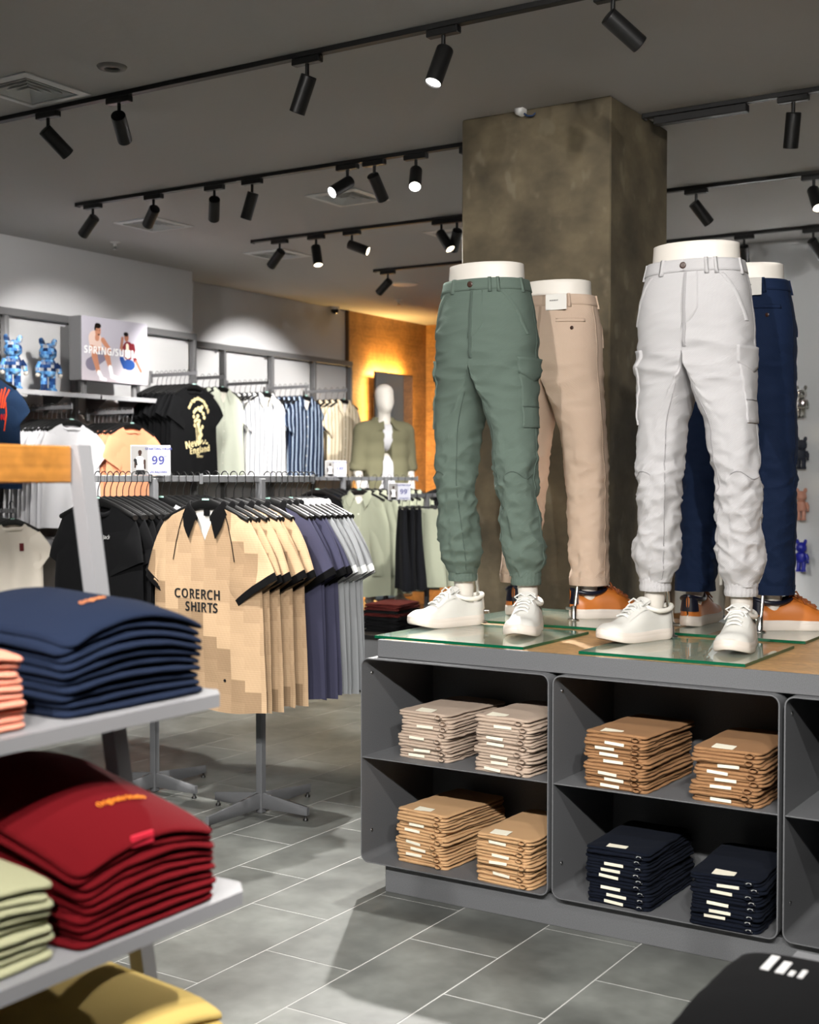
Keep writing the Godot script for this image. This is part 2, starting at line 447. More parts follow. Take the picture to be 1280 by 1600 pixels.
func ceiling_fittings() -> void:
	var blk := std("track_black", Color(0.05, 0.05, 0.052), 0.5)
	var W := Color(1.0, 0.985, 0.965)
	var Wm := Color(1.0, 0.91, 0.78)
	var tracks := [[0, -7.0, 2.6, "nearest the oak-topped stand"], [1, -5.84, -3.0, "ending at the column"], [1, -2.26, 2.6, "starting behind the column"], [2, -5.72, 2.6, "second one beyond the column"], [3, -5.71, 2.6, "nearest the far clothes wall corner"]]
	for a in tracks:
		var t := thing("light_track", "slim black ceiling light track, the one " + a[3], "light track", Vector3((a[1] + a[2]) / 2, HC, TRACK_Z[a[0]]), 0.0, "black ceiling tracks")
		var ln: float = a[2] - a[1]
		part(t, "rail", boxm(Vector3(ln, 0.02, 0.036), 0.002, Vector3(0, -0.01, 0)), blk)
		part(t, "end_cap", boxm(Vector3(0.012, 0.024, 0.04), 0.002, Vector3(-ln / 2, -0.012, 0)), blk)
		part(t, "end_cap", boxm(Vector3(0.012, 0.024, 0.04), 0.002, Vector3(ln / 2, -0.012, 0)), blk)
	solo("track_driver", boxm(Vector3(0.42, 0.035, 0.045), 0.003, Vector3(0, -0.04, 0)), blk, "long black driver box on the track right beside the column", "driver box", Vector3(-2.0, HC, TRACK_Z[1]))
	solo("track_driver", boxm(Vector3(0.16, 0.032, 0.045), 0.003, Vector3(0, -0.038, 0)), blk, "short black driver box on the track meeting the column's shaded side", "driver box", Vector3(-3.13, HC, TRACK_Z[1]))
	var T := "black cylinder track spotlight "
	# [track, adapter px, barrel top px, barrel end px, towards the camera -1..1, energy, half angle, warm]
	spot(0, 75, 177, 70, 193, 97, 222, -0.6, 1.0, 24, W, T + "over the square air vent, tipped toward the wall")
	spot(0, 186, 147, 184, 170, 192, 200, -0.8, 1.0, 24, W, T + "washing the ceiling next to the small round downlight")
	spot(0, 480, 81, 487, 100, 471, 150, -0.5, 1.2, 24, W, T + "halfway along the nearest full track, angled at the rack")
	spot(0, 693, 36, 703, 57, 684, 110, 0.5, 0.9, 24, W, T + "with a pale lit rim over the green trousers")
	spot(0, 958, -4, 948, 10, 990, 48, -0.4, 1.0, 26, W, T + "tilted toward the table end of its track")
	spot(1, 145, 315, 150, 330, 133, 355, -0.7, 0.40, 24, W, T + "first on the track by the clothes wall")
	spot(1, 240, 300, 243, 315, 232, 340, -1.0, 0.36, 28, W, T + "over the small air vent near the clothes wall")
	spot(1, 335, 283, 334, 298, 333, 327, -1.0, 0.9, 26, W, T + "hanging straight, third from the clothes wall")
	spot(1, 394, 273, 398, 288, 388, 323, -0.4, 1.0, 24, W, T + "fourth from the clothes wall on its track")
	spot(1, 543, 249, 550, 266, 520, 284, 0.9, 1.0, 26, W, T + "with its glowing lens tipped sideways over an air vent")
	spot(1, 585, 243, 581, 262, 594, 292, -0.7, 1.0, 24, W, T + "between two glowing ones on the column track")
	spot(1, 650, 237, 651, 250, 649, 278, 0.95, 1.9, 27, W, T + "glowing straight at the aisle beside the column")
	spot(1, 1240, 155, 1241, 170, 1237, 215, -0.5, 1.0, 24, W, T + "hanging straight past the long driver box")
	spot(2, 437, 369, 443, 384, 427, 407, -1.0, 0.45, 30, W, T + "at the wall end of its track, below a vent")
	spot(2, 494, 361, 492, 374, 496, 403, 0.6, 1.0, 24, Wm, T + "with glowing lens pointing down, second from track end")
	spot(2, 550, 355, 546, 371, 573, 381, 0.4, 1.0, 24, Wm, T + "with glowing lens, tipped nearly level")
	spot(2, 690, 339, 686, 353, 702, 378, 0.6, 1.0, 24, Wm, T + "with glowing lens close to the column's shaded edge")
	spot(2, 1088, 294, 1082, 312, 1105, 342, -0.5, 1.0, 24, W, T + "with a bright edge, past the column above grey trousers")
	spot(2, 1272, 276, 1274, 292, 1282, 318, 0.7, 0.7, 24, Wm, T + "glowing warm beyond the pale grey trousers")
	spot(3, 606, 417, 610, 430, 594, 448, -1.0, 0.6, 32, W, T + "single one by the round ceiling speaker")
	spot(3, 1163, 370, 1163, 378, 1165, 402, -0.6, 1.0, 24, W, T + "just above the pale grey trouser mannequin")
	spot(3, 1271, 361, 1275, 378, 1290, 402, -0.6, 1.0, 24, W, T + "over the wall of small toy figures")
	# the tracks that run on over the viewer's side of the shop
	var beyond := [[0.42, -0.9, Vector3(-1.9, 0.9, -4.0), 1.15, "aimed at the table's end cubby"], [0.42, 0.5, Vector3(-1.2, 1.2, -4.1), 1.15, "aimed at the table's third cubby"], [0.42, -2.4, Vector3(-2.6, 1.0, -4.2), 0.8, "aimed along the aisle"], [0.42, -0.1, Vector3(-1.6, 1.1, -1.5), 0.9, "aimed at the display stand"],
		[-1.07, -0.4, Vector3(-1.7, 0.9, -1.5), 0.6, "aimed down on the navy tees"], [-1.07, 0.3, Vector3(-1.6, 1.5, -4.3), 0.65, "aimed at the mannequins"], [-2.56, -3.2, Vector3(-3.6, 0.9, -4.0), 0.95, "aimed at the racks"], [-2.56, -4.6, Vector3(-6.8, 1.6, -5.6), 0.45, "aimed at the clothes wall"], [-2.56, -0.3, Vector3(-0.8, 0.5, -2.3), 0.7, "aimed at the low table"], [-1.07, -4.5, Vector3(-7.0, 1.6, -4.2), 0.6, "aimed at the wall's near bay"], [-2.56, 1.6, Vector3(1.0, 0.2, -5.0), 1.2, "aimed at the far aisle"]]
	# spotlights added out of sight behind the column to brighten the far corner
	lamp(Vector3(-3.35, HC, TRACK_Z[2]), (Vector3(-6.0, 1.5, -9.1) - Vector3(-3.35, 2.9, TRACK_Z[2])).normalized(), 1.7, 20, W, T + "added unseen behind the column to light the dressed mannequin")
	lamp(Vector3(-4.1, HC, TRACK_Z[2]), (Vector3(-5.45, 0.9, -8.3) - Vector3(-4.1, 2.9, TRACK_Z[2])).normalized(), 1.0, 26, W, T + "added unseen behind the column to light the sage shirts")
	lamp(Vector3(-4.3, HC, TRACK_Z[3]), (Vector3(-6.2, 1.6, -11.9) - Vector3(-4.3, 2.9, TRACK_Z[3])).normalized(), 0.6, 24, W, T + "added unseen behind the column to light the mirrored wall")
	for a in beyond:
		var p0 := Vector3(a[1], HC, a[0])
		lamp(p0, (a[2] - p0 + Vector3(0, 0.12, 0)).normalized(), a[3], 28, W, T + "over the viewer's side, " + a[4])
	for z in [0.42, -1.07, -2.56]:
		var t := thing("light_track", "slim black ceiling light track over the viewer's side, " + {0.42: "third back", -1.07: "second back", -2.56: "first back"}[z], "light track", Vector3(-1.9, HC, z), 0.0, "black ceiling tracks")
		part(t, "rail", boxm(Vector3(9.0, 0.02, 0.036), 0.002, Vector3(0, -0.01, 0)), blk)
	# air vents
	vent(VENTS[0], "large square ceiling air vent over the near track")
	vent(VENTS[1], "square ceiling air vent close to the clothes wall")
	vent(VENTS[2], "square ceiling air vent beyond the glowing tipped spotlight")
	vent(VENTS[3], "square ceiling air vent behind the third track's end")
	vent(VENTS[4], "square ceiling air vent half behind the column")
	var whi := std("white_plastic", Color(0.8, 0.8, 0.79), 0.4)
	var b := MB.new()
	b.lathe([Vector2(0.03, -0.001), Vector2(0.033, -0.012), Vector2(0.055, -0.008), Vector2(0.06, 0.0)], 24)
	var o := thing("recessed_downlight", "small round recessed downlight in the ceiling, unlit", "downlight", on_y(175, 104, HC))
	part(o, "trim_ring", b.mesh(), std("ring_grey", Color(0.42, 0.42, 0.41), 0.5))
	b = MB.new(); b.lathe([Vector2(0.0, -0.003), Vector2(0.03, -0.003), Vector2(0.03, 0.0)], 20)
	part(o, "lens", b.mesh(), std("dark_lens", Color(0.08, 0.08, 0.08), 0.2))
	b = MB.new(); b.lathe([Vector2(0.0, -0.012), Vector2(0.10, -0.012), Vector2(0.108, -0.004), Vector2(0.108, 0.0)], 28)
	o = thing("ceiling_speaker", "round white flush ceiling speaker near the oak corner", "speaker", on_y(632, 443, HC))
	part(o, "grille", b.mesh(), whi)
	b = MB.new(); b.lathe([Vector2(0.108, -0.006), Vector2(0.114, -0.004), Vector2(0.114, 0.0)], 28)
	part(o, "rim", b.mesh(), whi)
	for a in [[180, 378, "near the clothes wall"], [623, 468, "by the oak corner"]]:
		var s := thing("sprinkler", "small white ceiling sprinkler head " + a[2], "sprinkler", on_y(a[0], a[1], HC), 0.0, "ceiling sprinklers")
		b = MB.new(); b.lathe([Vector2(0.012, -0.03), Vector2(0.012, -0.012), Vector2(0.035, -0.004), Vector2(0.035, 0.0)], 16)
		part(s, "rosette", b.mesh(), whi)
		b = MB.new(); b.lathe([Vector2(0.0, -0.052), Vector2(0.02, -0.052), Vector2(0.018, -0.047), Vector2(0.005, -0.045), Vector2(0.005, -0.03)], 12)
		part(s, "deflector", b.mesh(), std("chrome_s", Color(0.75, 0.75, 0.74), 0.25, 1.0))

func vent(c: Vector3, label: String) -> void:
	var m := std("vent_white", Color(0.80, 0.81, 0.81), 0.45)
	var t := thing("air_vent", label, "air vent", c, 0.0, "square ceiling air vents")
	# flange under the ceiling, nested sloping blades in the opening, a sheet-metal duct box above
	var ring := func(r, y): return [Vector3(-r, y, r), Vector3(r, y, r), Vector3(r, y, -r), Vector3(-r, y, -r)]
	var prof := func(b: MB, q: Array):
		for i in q.size() - 1:
			var r0: Array = ring.call(q[i][0], q[i][1])
			var r1: Array = ring.call(q[i + 1][0], q[i + 1][1])
			for j in 4: b.face([r0[j], r1[j], r1[(j + 1) % 4], r0[(j + 1) % 4]])
	var b := MB.new()
	prof.call(b, [[0.18, -0.0005], [0.18, -0.006], [0.144, -0.010], [0.142, -0.006], [0.142, 0.03], [0.146, 0.03], [0.146, -0.0005], [0.18, -0.0005]])
	part(t, "frame", b.mesh(), m)
	for k in 4:
		var o: float = [0.128, 0.097, 0.066, 0.035][k]
		b = MB.new()
		prof.call(b, [[o, -0.008], [o - 0.020, 0.018], [o - 0.023, 0.018], [o - 0.003, -0.009], [o, -0.008]])
		part(t, "louvre", b.mesh(), m)
	b = MB.new()
	prof.call(b, [[0.148, 0.03], [0.148, 0.40], [0.0, 0.40]])
	part(t, "duct", b.mesh(), std("duct_zinc", Color(0.55, 0.56, 0.57), 0.45, 0.6))
	part(t, "blade_bar", boxm(Vector3(0.284, 0.012, 0.004), 0.0, Vector3(0, 0.024, 0)), m)

func column() -> void:
	var m := std("cement", Color(0.92, 0.92, 0.92), 0.72)
	m.albedo_texture = tx.cement
	m.normal_enabled = true; m.normal_texture = tx.plaster_n; m.normal_scale = 0.5
	m.metallic_specular = 0.4
	tri(m, 0.62, true)
	var a := on_y(718.3, 186.2, HC)
	var b := on_y(961, 150.2, HC)
	var c := on_y(1040.8, 203.7, HC)
	var z := (a.z + b.z) / 2
	var x1 := (b.x + c.x) / 2
	struct("trim_column", boxm(Vector3(x1 - a.x, HC, z - c.z), 0.006, Vector3((a.x + x1) / 2, HC / 2, (z + c.z) / 2)), m, "square bare cement column behind the display table")
	var o := thing("sensor", "small white round sensor with blue wires at the top of the column", "sensor", on_z(815, 174, z + 0.015))
	var q := MB.new()
	q.lathe([Vector2(0.0, -0.02), Vector2(0.02, -0.02), Vector2(0.022, -0.016), Vector2(0.022, 0.02), Vector2(0.0, 0.02)], 20, Transform3D(Basis(Vector3.RIGHT, PI / 2), Vector3(0, 0, 0.006)))
	part(o, "housing", q.mesh(), std("white_plastic", Color(0.8, 0.8, 0.79), 0.4))
	q = MB.new(); q.tube([Vector3(0.015, -0.012, 0.005), Vector3(0.035, -0.028, 0.012), Vector3(0.06, -0.03, 0.01), Vector3(0.07, -0.018, 0.004)], 0.004, 6)
	part(o, "wire", q.mesh(), std("blue_wire", Color(0.1, 0.2, 0.35), 0.5))

# ---- display table --------------------------------------------------------------------------------------------------------
const TX0 := -2.394      # table end
const TX1 := -0.33
const TZ0 := -3.59       # fascia front
const TZ1 := -4.76
const TTOP := 0.836
const BOX_X := [-2.437, -1.735, -1.033]
const BOX_W := 0.69
const BOX_Y0 := 0.098
const BOX_Y1 := 0.777
const BOX_Z0 := -3.555
const BOX_D := 0.46
const SHELF_Y := 0.446
func steel() -> StandardMaterial3D:
	var m := std("grey_steel", Color(0.40, 0.405, 0.415), 0.5, 0.0)
	m.albedo_texture = tx.noise
	m.metallic_specular = 0.45
	return tri(m, 16.0)
func round_rect(x0: float, y0: float, x1: float, y1: float, r: float, z: float) -> Array:
	var out := []
	for c in [[x1 - r, y0 + r, -PI / 2], [x1 - r, y1 - r, 0.0], [x0 + r, y1 - r, PI / 2], [x0 + r, y0 + r, PI]]:
		for k in 6:
			var a: float = c[2] + PI / 2 * k / 5.0
			out.append(Vector3(c[0] + cos(a) * r, c[1] + sin(a) * r, z))
	return out
func display_table() -> void:
	var st := steel()
	var cx := (TX0 + TX1) / 2
	var cz := (TZ0 + TZ1) / 2
	var t := thing("display_tabletop", "long grey-edged tabletop with a pale wood surface under the trouser mannequins", "tabletop", Vector3(cx, 0, cz))
	var hx := (TX1 - TX0) / 2
	var hz := (TZ0 - TZ1) / 2
	part(t, "fascia", boxm(Vector3(hx * 2, 0.058, 0.012), 0.0015, Vector3(0, TTOP - 0.029, hz - 0.006)), st, Vector3.ZERO, "grey front fascia")
	part(t, "fascia", boxm(Vector3(hx * 2, 0.058, 0.012), 0.0015, Vector3(0, TTOP - 0.029, -hz + 0.006)), st)
	part(t, "fascia", boxm(Vector3(0.012, 0.058, hz * 2 - 0.024), 0.0015, Vector3(-hx + 0.006, TTOP - 0.029, 0)), st)
	part(t, "fascia", boxm(Vector3(0.012, 0.058, hz * 2 - 0.024), 0.0015, Vector3(hx - 0.006, TTOP - 0.029, 0)), st)
	part(t, "core", boxm(Vector3(hx * 2 - 0.026, 0.045, hz * 2 - 0.026), 0.0, Vector3(0, TTOP - 0.0355, 0)), st)
	var oak := wood("table_oak", Color(0.80, 0.63, 0.43), 0.42, 1.6)
	for k in 6:                                                    # the wooden boards of the top
		var w := (hz * 2 - 0.024) / 6.0
		part(t, "board", boxm(Vector3(hx * 2 - 0.024, 0.008, w - 0.0006), 0.0006, Vector3(0, TTOP - 0.0045, hz - 0.012 - w * (k + 0.5))), oak)
	var pl := thing("table_plinth", "plain grey recessed plinth under the cubby boxes", "plinth", Vector3(cx, 0, cz))
	part(pl, "front_board", boxm(Vector3(2.02, 0.097, 0.02), 0.0015, Vector3(0.01, 0.0485, hz - 0.01)), st)
	part(pl, "end_board", boxm(Vector3(0.02, 0.097, hz * 2 - 0.06), 0.0015, Vector3(-hx + 0.066, 0.0485, -0.01)), st)
	part(pl, "back_board", boxm(Vector3(2.02, 0.097, 0.02), 0.0015, Vector3(0.01, 0.0485, -hz + 0.05)), st)
	part(thing("table_back_panel", "grey steel panel carrying the tabletop behind the cubby boxes", "panel", Vector3(cx, 0, -4.3)), "panel", boxm(Vector3(1.9, 0.68, 0.04), 0.002, Vector3(0.02, 0.437, 0)), st)
	var where := ["at the table's open end", "in the middle of the table", "beside the black tee pile"]
	for i in 3:
		var bx := thing("cubby_box", "grey sheet-steel cubby box with rounded corners " + where[i], "cubby box", Vector3(BOX_X[i], 0, BOX_Z0), 0.0, "steel cubby boxes of the display table")
		var b := MB.new()
		var o0 := round_rect(0, BOX_Y0, BOX_W, BOX_Y1, 0.028, 0.0)
		var i0 := round_rect(0.004, BOX_Y0 + 0.004, BOX_W - 0.004, BOX_Y1 - 0.004, 0.024, 0.0)
		var o1 := []
		var i1 := []
		for a in o0: o1.append(a - Vector3(0, 0, BOX_D))
		for a in i0: i1.append(a - Vector3(0, 0, BOX_D))
		b.grid([o1, o0], true); b.grid([o0, i0], true); b.grid([i0, i1], true)
		part(bx, "shell", b.mesh(), st)
		part(bx, "back_panel", boxm(Vector3(BOX_W - 0.006, BOX_Y1 - BOX_Y0 - 0.006, 0.004), 0.0, Vector3(BOX_W / 2, (BOX_Y0 + BOX_Y1) / 2, -BOX_D + 0.004)), st)
		part(bx, "shelf", boxm(Vector3(BOX_W - 0.008, 0.004, BOX_D - 0.008), 0.0012, Vector3(BOX_W / 2, SHELF_Y, -BOX_D / 2 + 0.002)), st)
		for yy in [0.19, 0.72]:
			b = MB.new(); b.lathe([Vector2(0.0055, 0.0), Vector2(0.005, 0.0025), Vector2(0.0, 0.003)], 10, Transform3D(Basis(Vector3.BACK, -PI / 2), Vector3(0.004, yy, -0.06)))
			part(bx, "screw", b.mesh(), std("screw", Color(0.6, 0.6, 0.6), 0.3, 1.0))
	# glass plates that carry the mannequins
	var gl := std("plate_glass", Color(0.80, 0.93, 0.88, 0.16), 0.02)
	gl.transparency = BaseMaterial3D.TRANSPARENCY_ALPHA
	gl.metallic_specular = 0.6
	var ge := std("glass_edge", Color(0.02, 0.30, 0.20), 0.08)
	var plates := [[-2.42, -1.865, -3.612, -4.10, "under the green cargo trousers"], [-2.44, -1.865, -4.215, -4.735, "under the cream chinos"], [-1.68, -1.165, -3.622, -4.11, "under the pale grey cargo trousers"], [-1.64, -1.165, -4.235, -4.74, "under the navy chinos"]]
	for a in plates:
		var g := thing("glass_plate", "clear square glass base plate with green edges " + a[4], "glass plate", Vector3((a[0] + a[1]) / 2, TTOP, (a[2] + a[3]) / 2), 0.0, "glass mannequin bases")
		var sx: float = a[1] - a[0]
		var sz: float = a[2] - a[3]
		part(g, "pane", boxm(Vector3(sx, 0.0095, sz), 0.0008, Vector3(0, 0.0052, 0)), gl)
		for q in [[0, 1], [0, -1], [1, 0], [-1, 0]]:
			var s := Vector3(sx if q[0] == 0 else 0.0012, 0.009, sz if q[1] == 0 else 0.0012)
			part(g, "edge", boxm(s, 0.0, Vector3(q[0] * sx / 2, 0.0052, q[1] * sz / 2)), ge)

# ---- trousers on mannequins -----------------------------------------------------------------------------------------------
class Pants:
	var yw := 1.20          # waist top
	var yc := 0.92          # crotch
	var yh := 0.16          # hem
	var foot := [Vector3(-0.17, 0, 0.02), Vector3(0.18, 0, 0.03)]    # ankles, side -1 and +1
	var knee := [Vector3(-0.135, 0, 0.03), Vector3(0.14, 0, 0.035)]
	var waist := Vector2(0.150, 0.108)
	var hip := Vector2(0.182, 0.125)
	var thigh := Vector2(0.094, 0.108)
	var kneer := Vector2(0.068, 0.076)
	var ankle := Vector2(0.060, 0.066)
	var amp := 1.0
	var puff := 0.0        # blousing above a cuff
	var gather := 0.0      # drawn in at the hem
	var seed_ := 1.0
	var nz: FastNoiseLite
	func leg_c(si: int, y: float) -> Vector3:
		var s := -1.0 if si == 0 else 1.0
		var a := Vector3(s * 0.092, 0, 0.0)
		var b: Vector3 = knee[si]
		var c: Vector3 = foot[si]
		var yk := 0.5
		if y > yk:
			var t := clampf((yc - y) / (yc - yk), 0.0, 1.3)
			return a.lerp(b, t * t * (3 - 2 * t) * 0.4 + t * 0.6)
		var t2 := clampf((yk - y) / (yk - 0.1), 0.0, 1.2)
		return b.lerp(c, t2)
	func leg_r(y: float) -> Vector2:
		var yk := 0.5
		if y > yk:
			var t := clampf((yc - y) / (yc - yk), 0.0, 1.0)
			return thigh.lerp(kneer, pow(t, 0.8))
		var t2 := clampf((yk - y) / (yk - yh), 0.0, 1.0)
		var r := kneer.lerp(ankle, pow(t2, 1.3))
		return r * (1.0 - gather * smoothstep(yh + 0.055, yh, y)) * (1.0 + puff * exp(-pow((y - yh - 0.09) / 0.06, 2.0)))
	func hip_r(y: float) -> Vector2:
		var t := clampf((yw - y) / 0.2, 0.0, 1.0)
		return waist.lerp(hip, sin(t * PI / 2))
	func wrinkle(si: int, ph: float, y: float, inner: bool) -> float:
		var s := ph * 0.95 + (9.0 if si == 1 else 0.0) + (4.0 if inner else 0.0)
		var sg := -1.0 if si == 0 else 1.0
		var yk := 0.5
		var n1 := 1.0 - absf(nz.get_noise_3d(s * 0.42 + y * 2.6 * sg, y * 8.0 + seed_ * 7.0, seed_ * 3.1)) * 2.6
		var n2 := 1.0 - absf(nz.get_noise_3d(s * 0.75 - y * 5.0 * sg, y * 13.0 + seed_ * 5.0, seed_ * 9.7)) * 2.4
		var n3 := nz.get_noise_3d(s * 0.6, y * 3.0, seed_ * 2.0 + 50.0)
		var a1 := 0.0034 + 0.0075 * exp(-pow((y - yk - 0.01) / 0.11, 2.0)) + 0.0070 * exp(-pow((y - yh - 0.10) / 0.13, 2.0)) + 0.0085 * exp(-pow((y - yc + 0.04) / 0.11, 2.0)) * (0.4 + 0.6 * absf(cos(ph)))
		var fade := clampf((yw - 0.05 - y) / 0.08, 0.0, 1.0)
		return amp * fade * (a1 * (n1 * 0.65 + n2 * 0.5 - 0.35) + 0.004 * n3)
	# a point of the cloth: ph 0 at the front centre, PI/2 at the outer side, PI at the back; inner: on the inseam side
	func pt(si: int, ph: float, y: float, off := 0.0, inner := false) -> Vector3:
		var s := -1.0 if si == 0 else 1.0
		var hr := hip_r(y)
		var lr := leg_r(y)
		var c := leg_c(si, y)
		var sn := sin(ph)
		var cs := cos(ph)
		var back := 1.0 + (0.16 * exp(-pow((y - yc - 0.06) / 0.1, 2.0)) if cs < 0 else 0.0)
		var w := wrinkle(si, ph, y, inner)
		var hz := hr.y * back
		var o := off + w
		var hp := Vector3(s * (hr.x + o) * pow(absf(sn), 0.9), y, (hz + o) * signf(cs) * pow(absf(cs), 0.85))
		if inner: hp.x = 0.0
		var lp := Vector3(c.x + s * (-1.0 if inner else 1.0) * (lr.x + o) * pow(absf(sn), 0.92), y, c.z + (lr.y + o) * signf(cs) * pow(absf(cs), 0.92))
		var k := smoothstep(yc + 0.10, yc - 0.17, y)
		var ki := smoothstep(yc + 0.005, yc - 0.24, y)
		k = ki if inner else lerpf(k, ki, smoothstep(0.55, 1.0, absf(cs)))
		return hp.lerp(lp, k)

func pants_mesh(P: Pants) -> ArrayMesh:
	var b := MB.new()
	var K := 40
	var ys := []
	var n := 190
	for i in n + 1: ys.append(lerpf(P.yw, P.yh, float(i) / n))
	for si in 2:
		var up := []
		var dn := []
		for y in ys:
			var row := []
			for k in K + 1: row.append(P.pt(si, PI * k / K, y))
			if y >= P.yc: up.append(row)
			else:
				if dn.size() == 0:
					var jr := []
					for k in K + 1: jr.append(P.pt(si, PI * k / K, P.yc))
					up.append(jr.duplicate())
					for k in range(K - 1, 0, -1): jr.append(P.pt(si, PI * k / K, P.yc, 0.0, true))
					dn.append(jr)
				for k in range(K - 1, 0, -1): row.append(P.pt(si, PI * k / K, y, 0.0, true))
				dn.append(row)
		b.grid(up, false, si == 1)
		b.grid(dn, true, si == 1)
		var inr := []                                             # a turned-in hem
		for a in dn[-1]:
			var c := P.leg_c(si, P.yh)
			inr.append(Vector3(lerpf(a.x, c.x, 0.07), a.y + 0.02, lerpf(a.z, c.z, 0.07)))
		b.grid([dn[-1], inr], true, si == 1)
	return b.mesh()
# a raised patch that follows the cloth; edge(u) may drop the lower edge
func pants_patch(P: Pants, si: int, f0: float, f1: float, y0: float, y1: float, th: float, nu := 12, nv := 10, edge = null) -> ArrayMesh:
	var b := MB.new()
	patch_into(b, P, si, f0, f1, y0, y1, th, nu, nv, edge)
	return b.mesh()
func patch_into(b: MB, P: Pants, si: int, f0: float, f1: float, y0: float, y1: float, th: float, nu := 12, nv := 10, edge = null) -> void:
	var rows := []
	for j in range(-1, nv + 2):
		var row := []
		var vj := clampf(float(j) / nv, 0, 1)
		for i in range(-1, nu + 2):
			var ui := clampf(float(i) / nu, 0, 1)
			var yb := y1
			if edge != null: yb = y1 - edge.call(ui)
			var o := th if i >= 0 and i <= nu and j >= 0 and j <= nv else -0.004
			row.append(P.pt(si, lerpf(f0, f1, ui), lerpf(y0, yb, vj), o))
		rows.append(row)
	b.grid(rows, false, si == 1)
func ring_pts(P: Pants, si: int, y: float, off: float, K: int) -> Array:
	var row := []
	for k in K + 1: row.append(P.pt(si, PI * k / K, y, off))
	for k in range(K - 1, 0, -1): row.append(P.pt(si, PI * k / K, y, off, true))
	return row
func strip_into(b: MB, P: Pants, si: int, path: Array, w: float, th: float, inner := false) -> void:   # path of Vector2(ph, y)
	var rows := []
	for i in path.size():
		var q: Vector2 = path[i]
		var d: Vector2 = (path[mini(i + 1, path.size() - 1)] - path[maxi(i - 1, 0)])
		var nn := Vector2(-d.y * 12.0, d.x / 12.0).normalized()      # a radian is about 1/12 as fine as a metre here
		var row := []
		for k in [[-0.5, -0.002], [-0.4, 1.0], [0.4, 1.0], [0.5, -0.002]]:
			var o: float = th if k[1] > 0 else -0.002
			row.append(P.pt(si, q.x + nn.x * w * 10.0 * k[0], q.y + nn.y * w * k[0], o, inner))
		rows.append(row)
	b.grid(rows, false, si == 1)

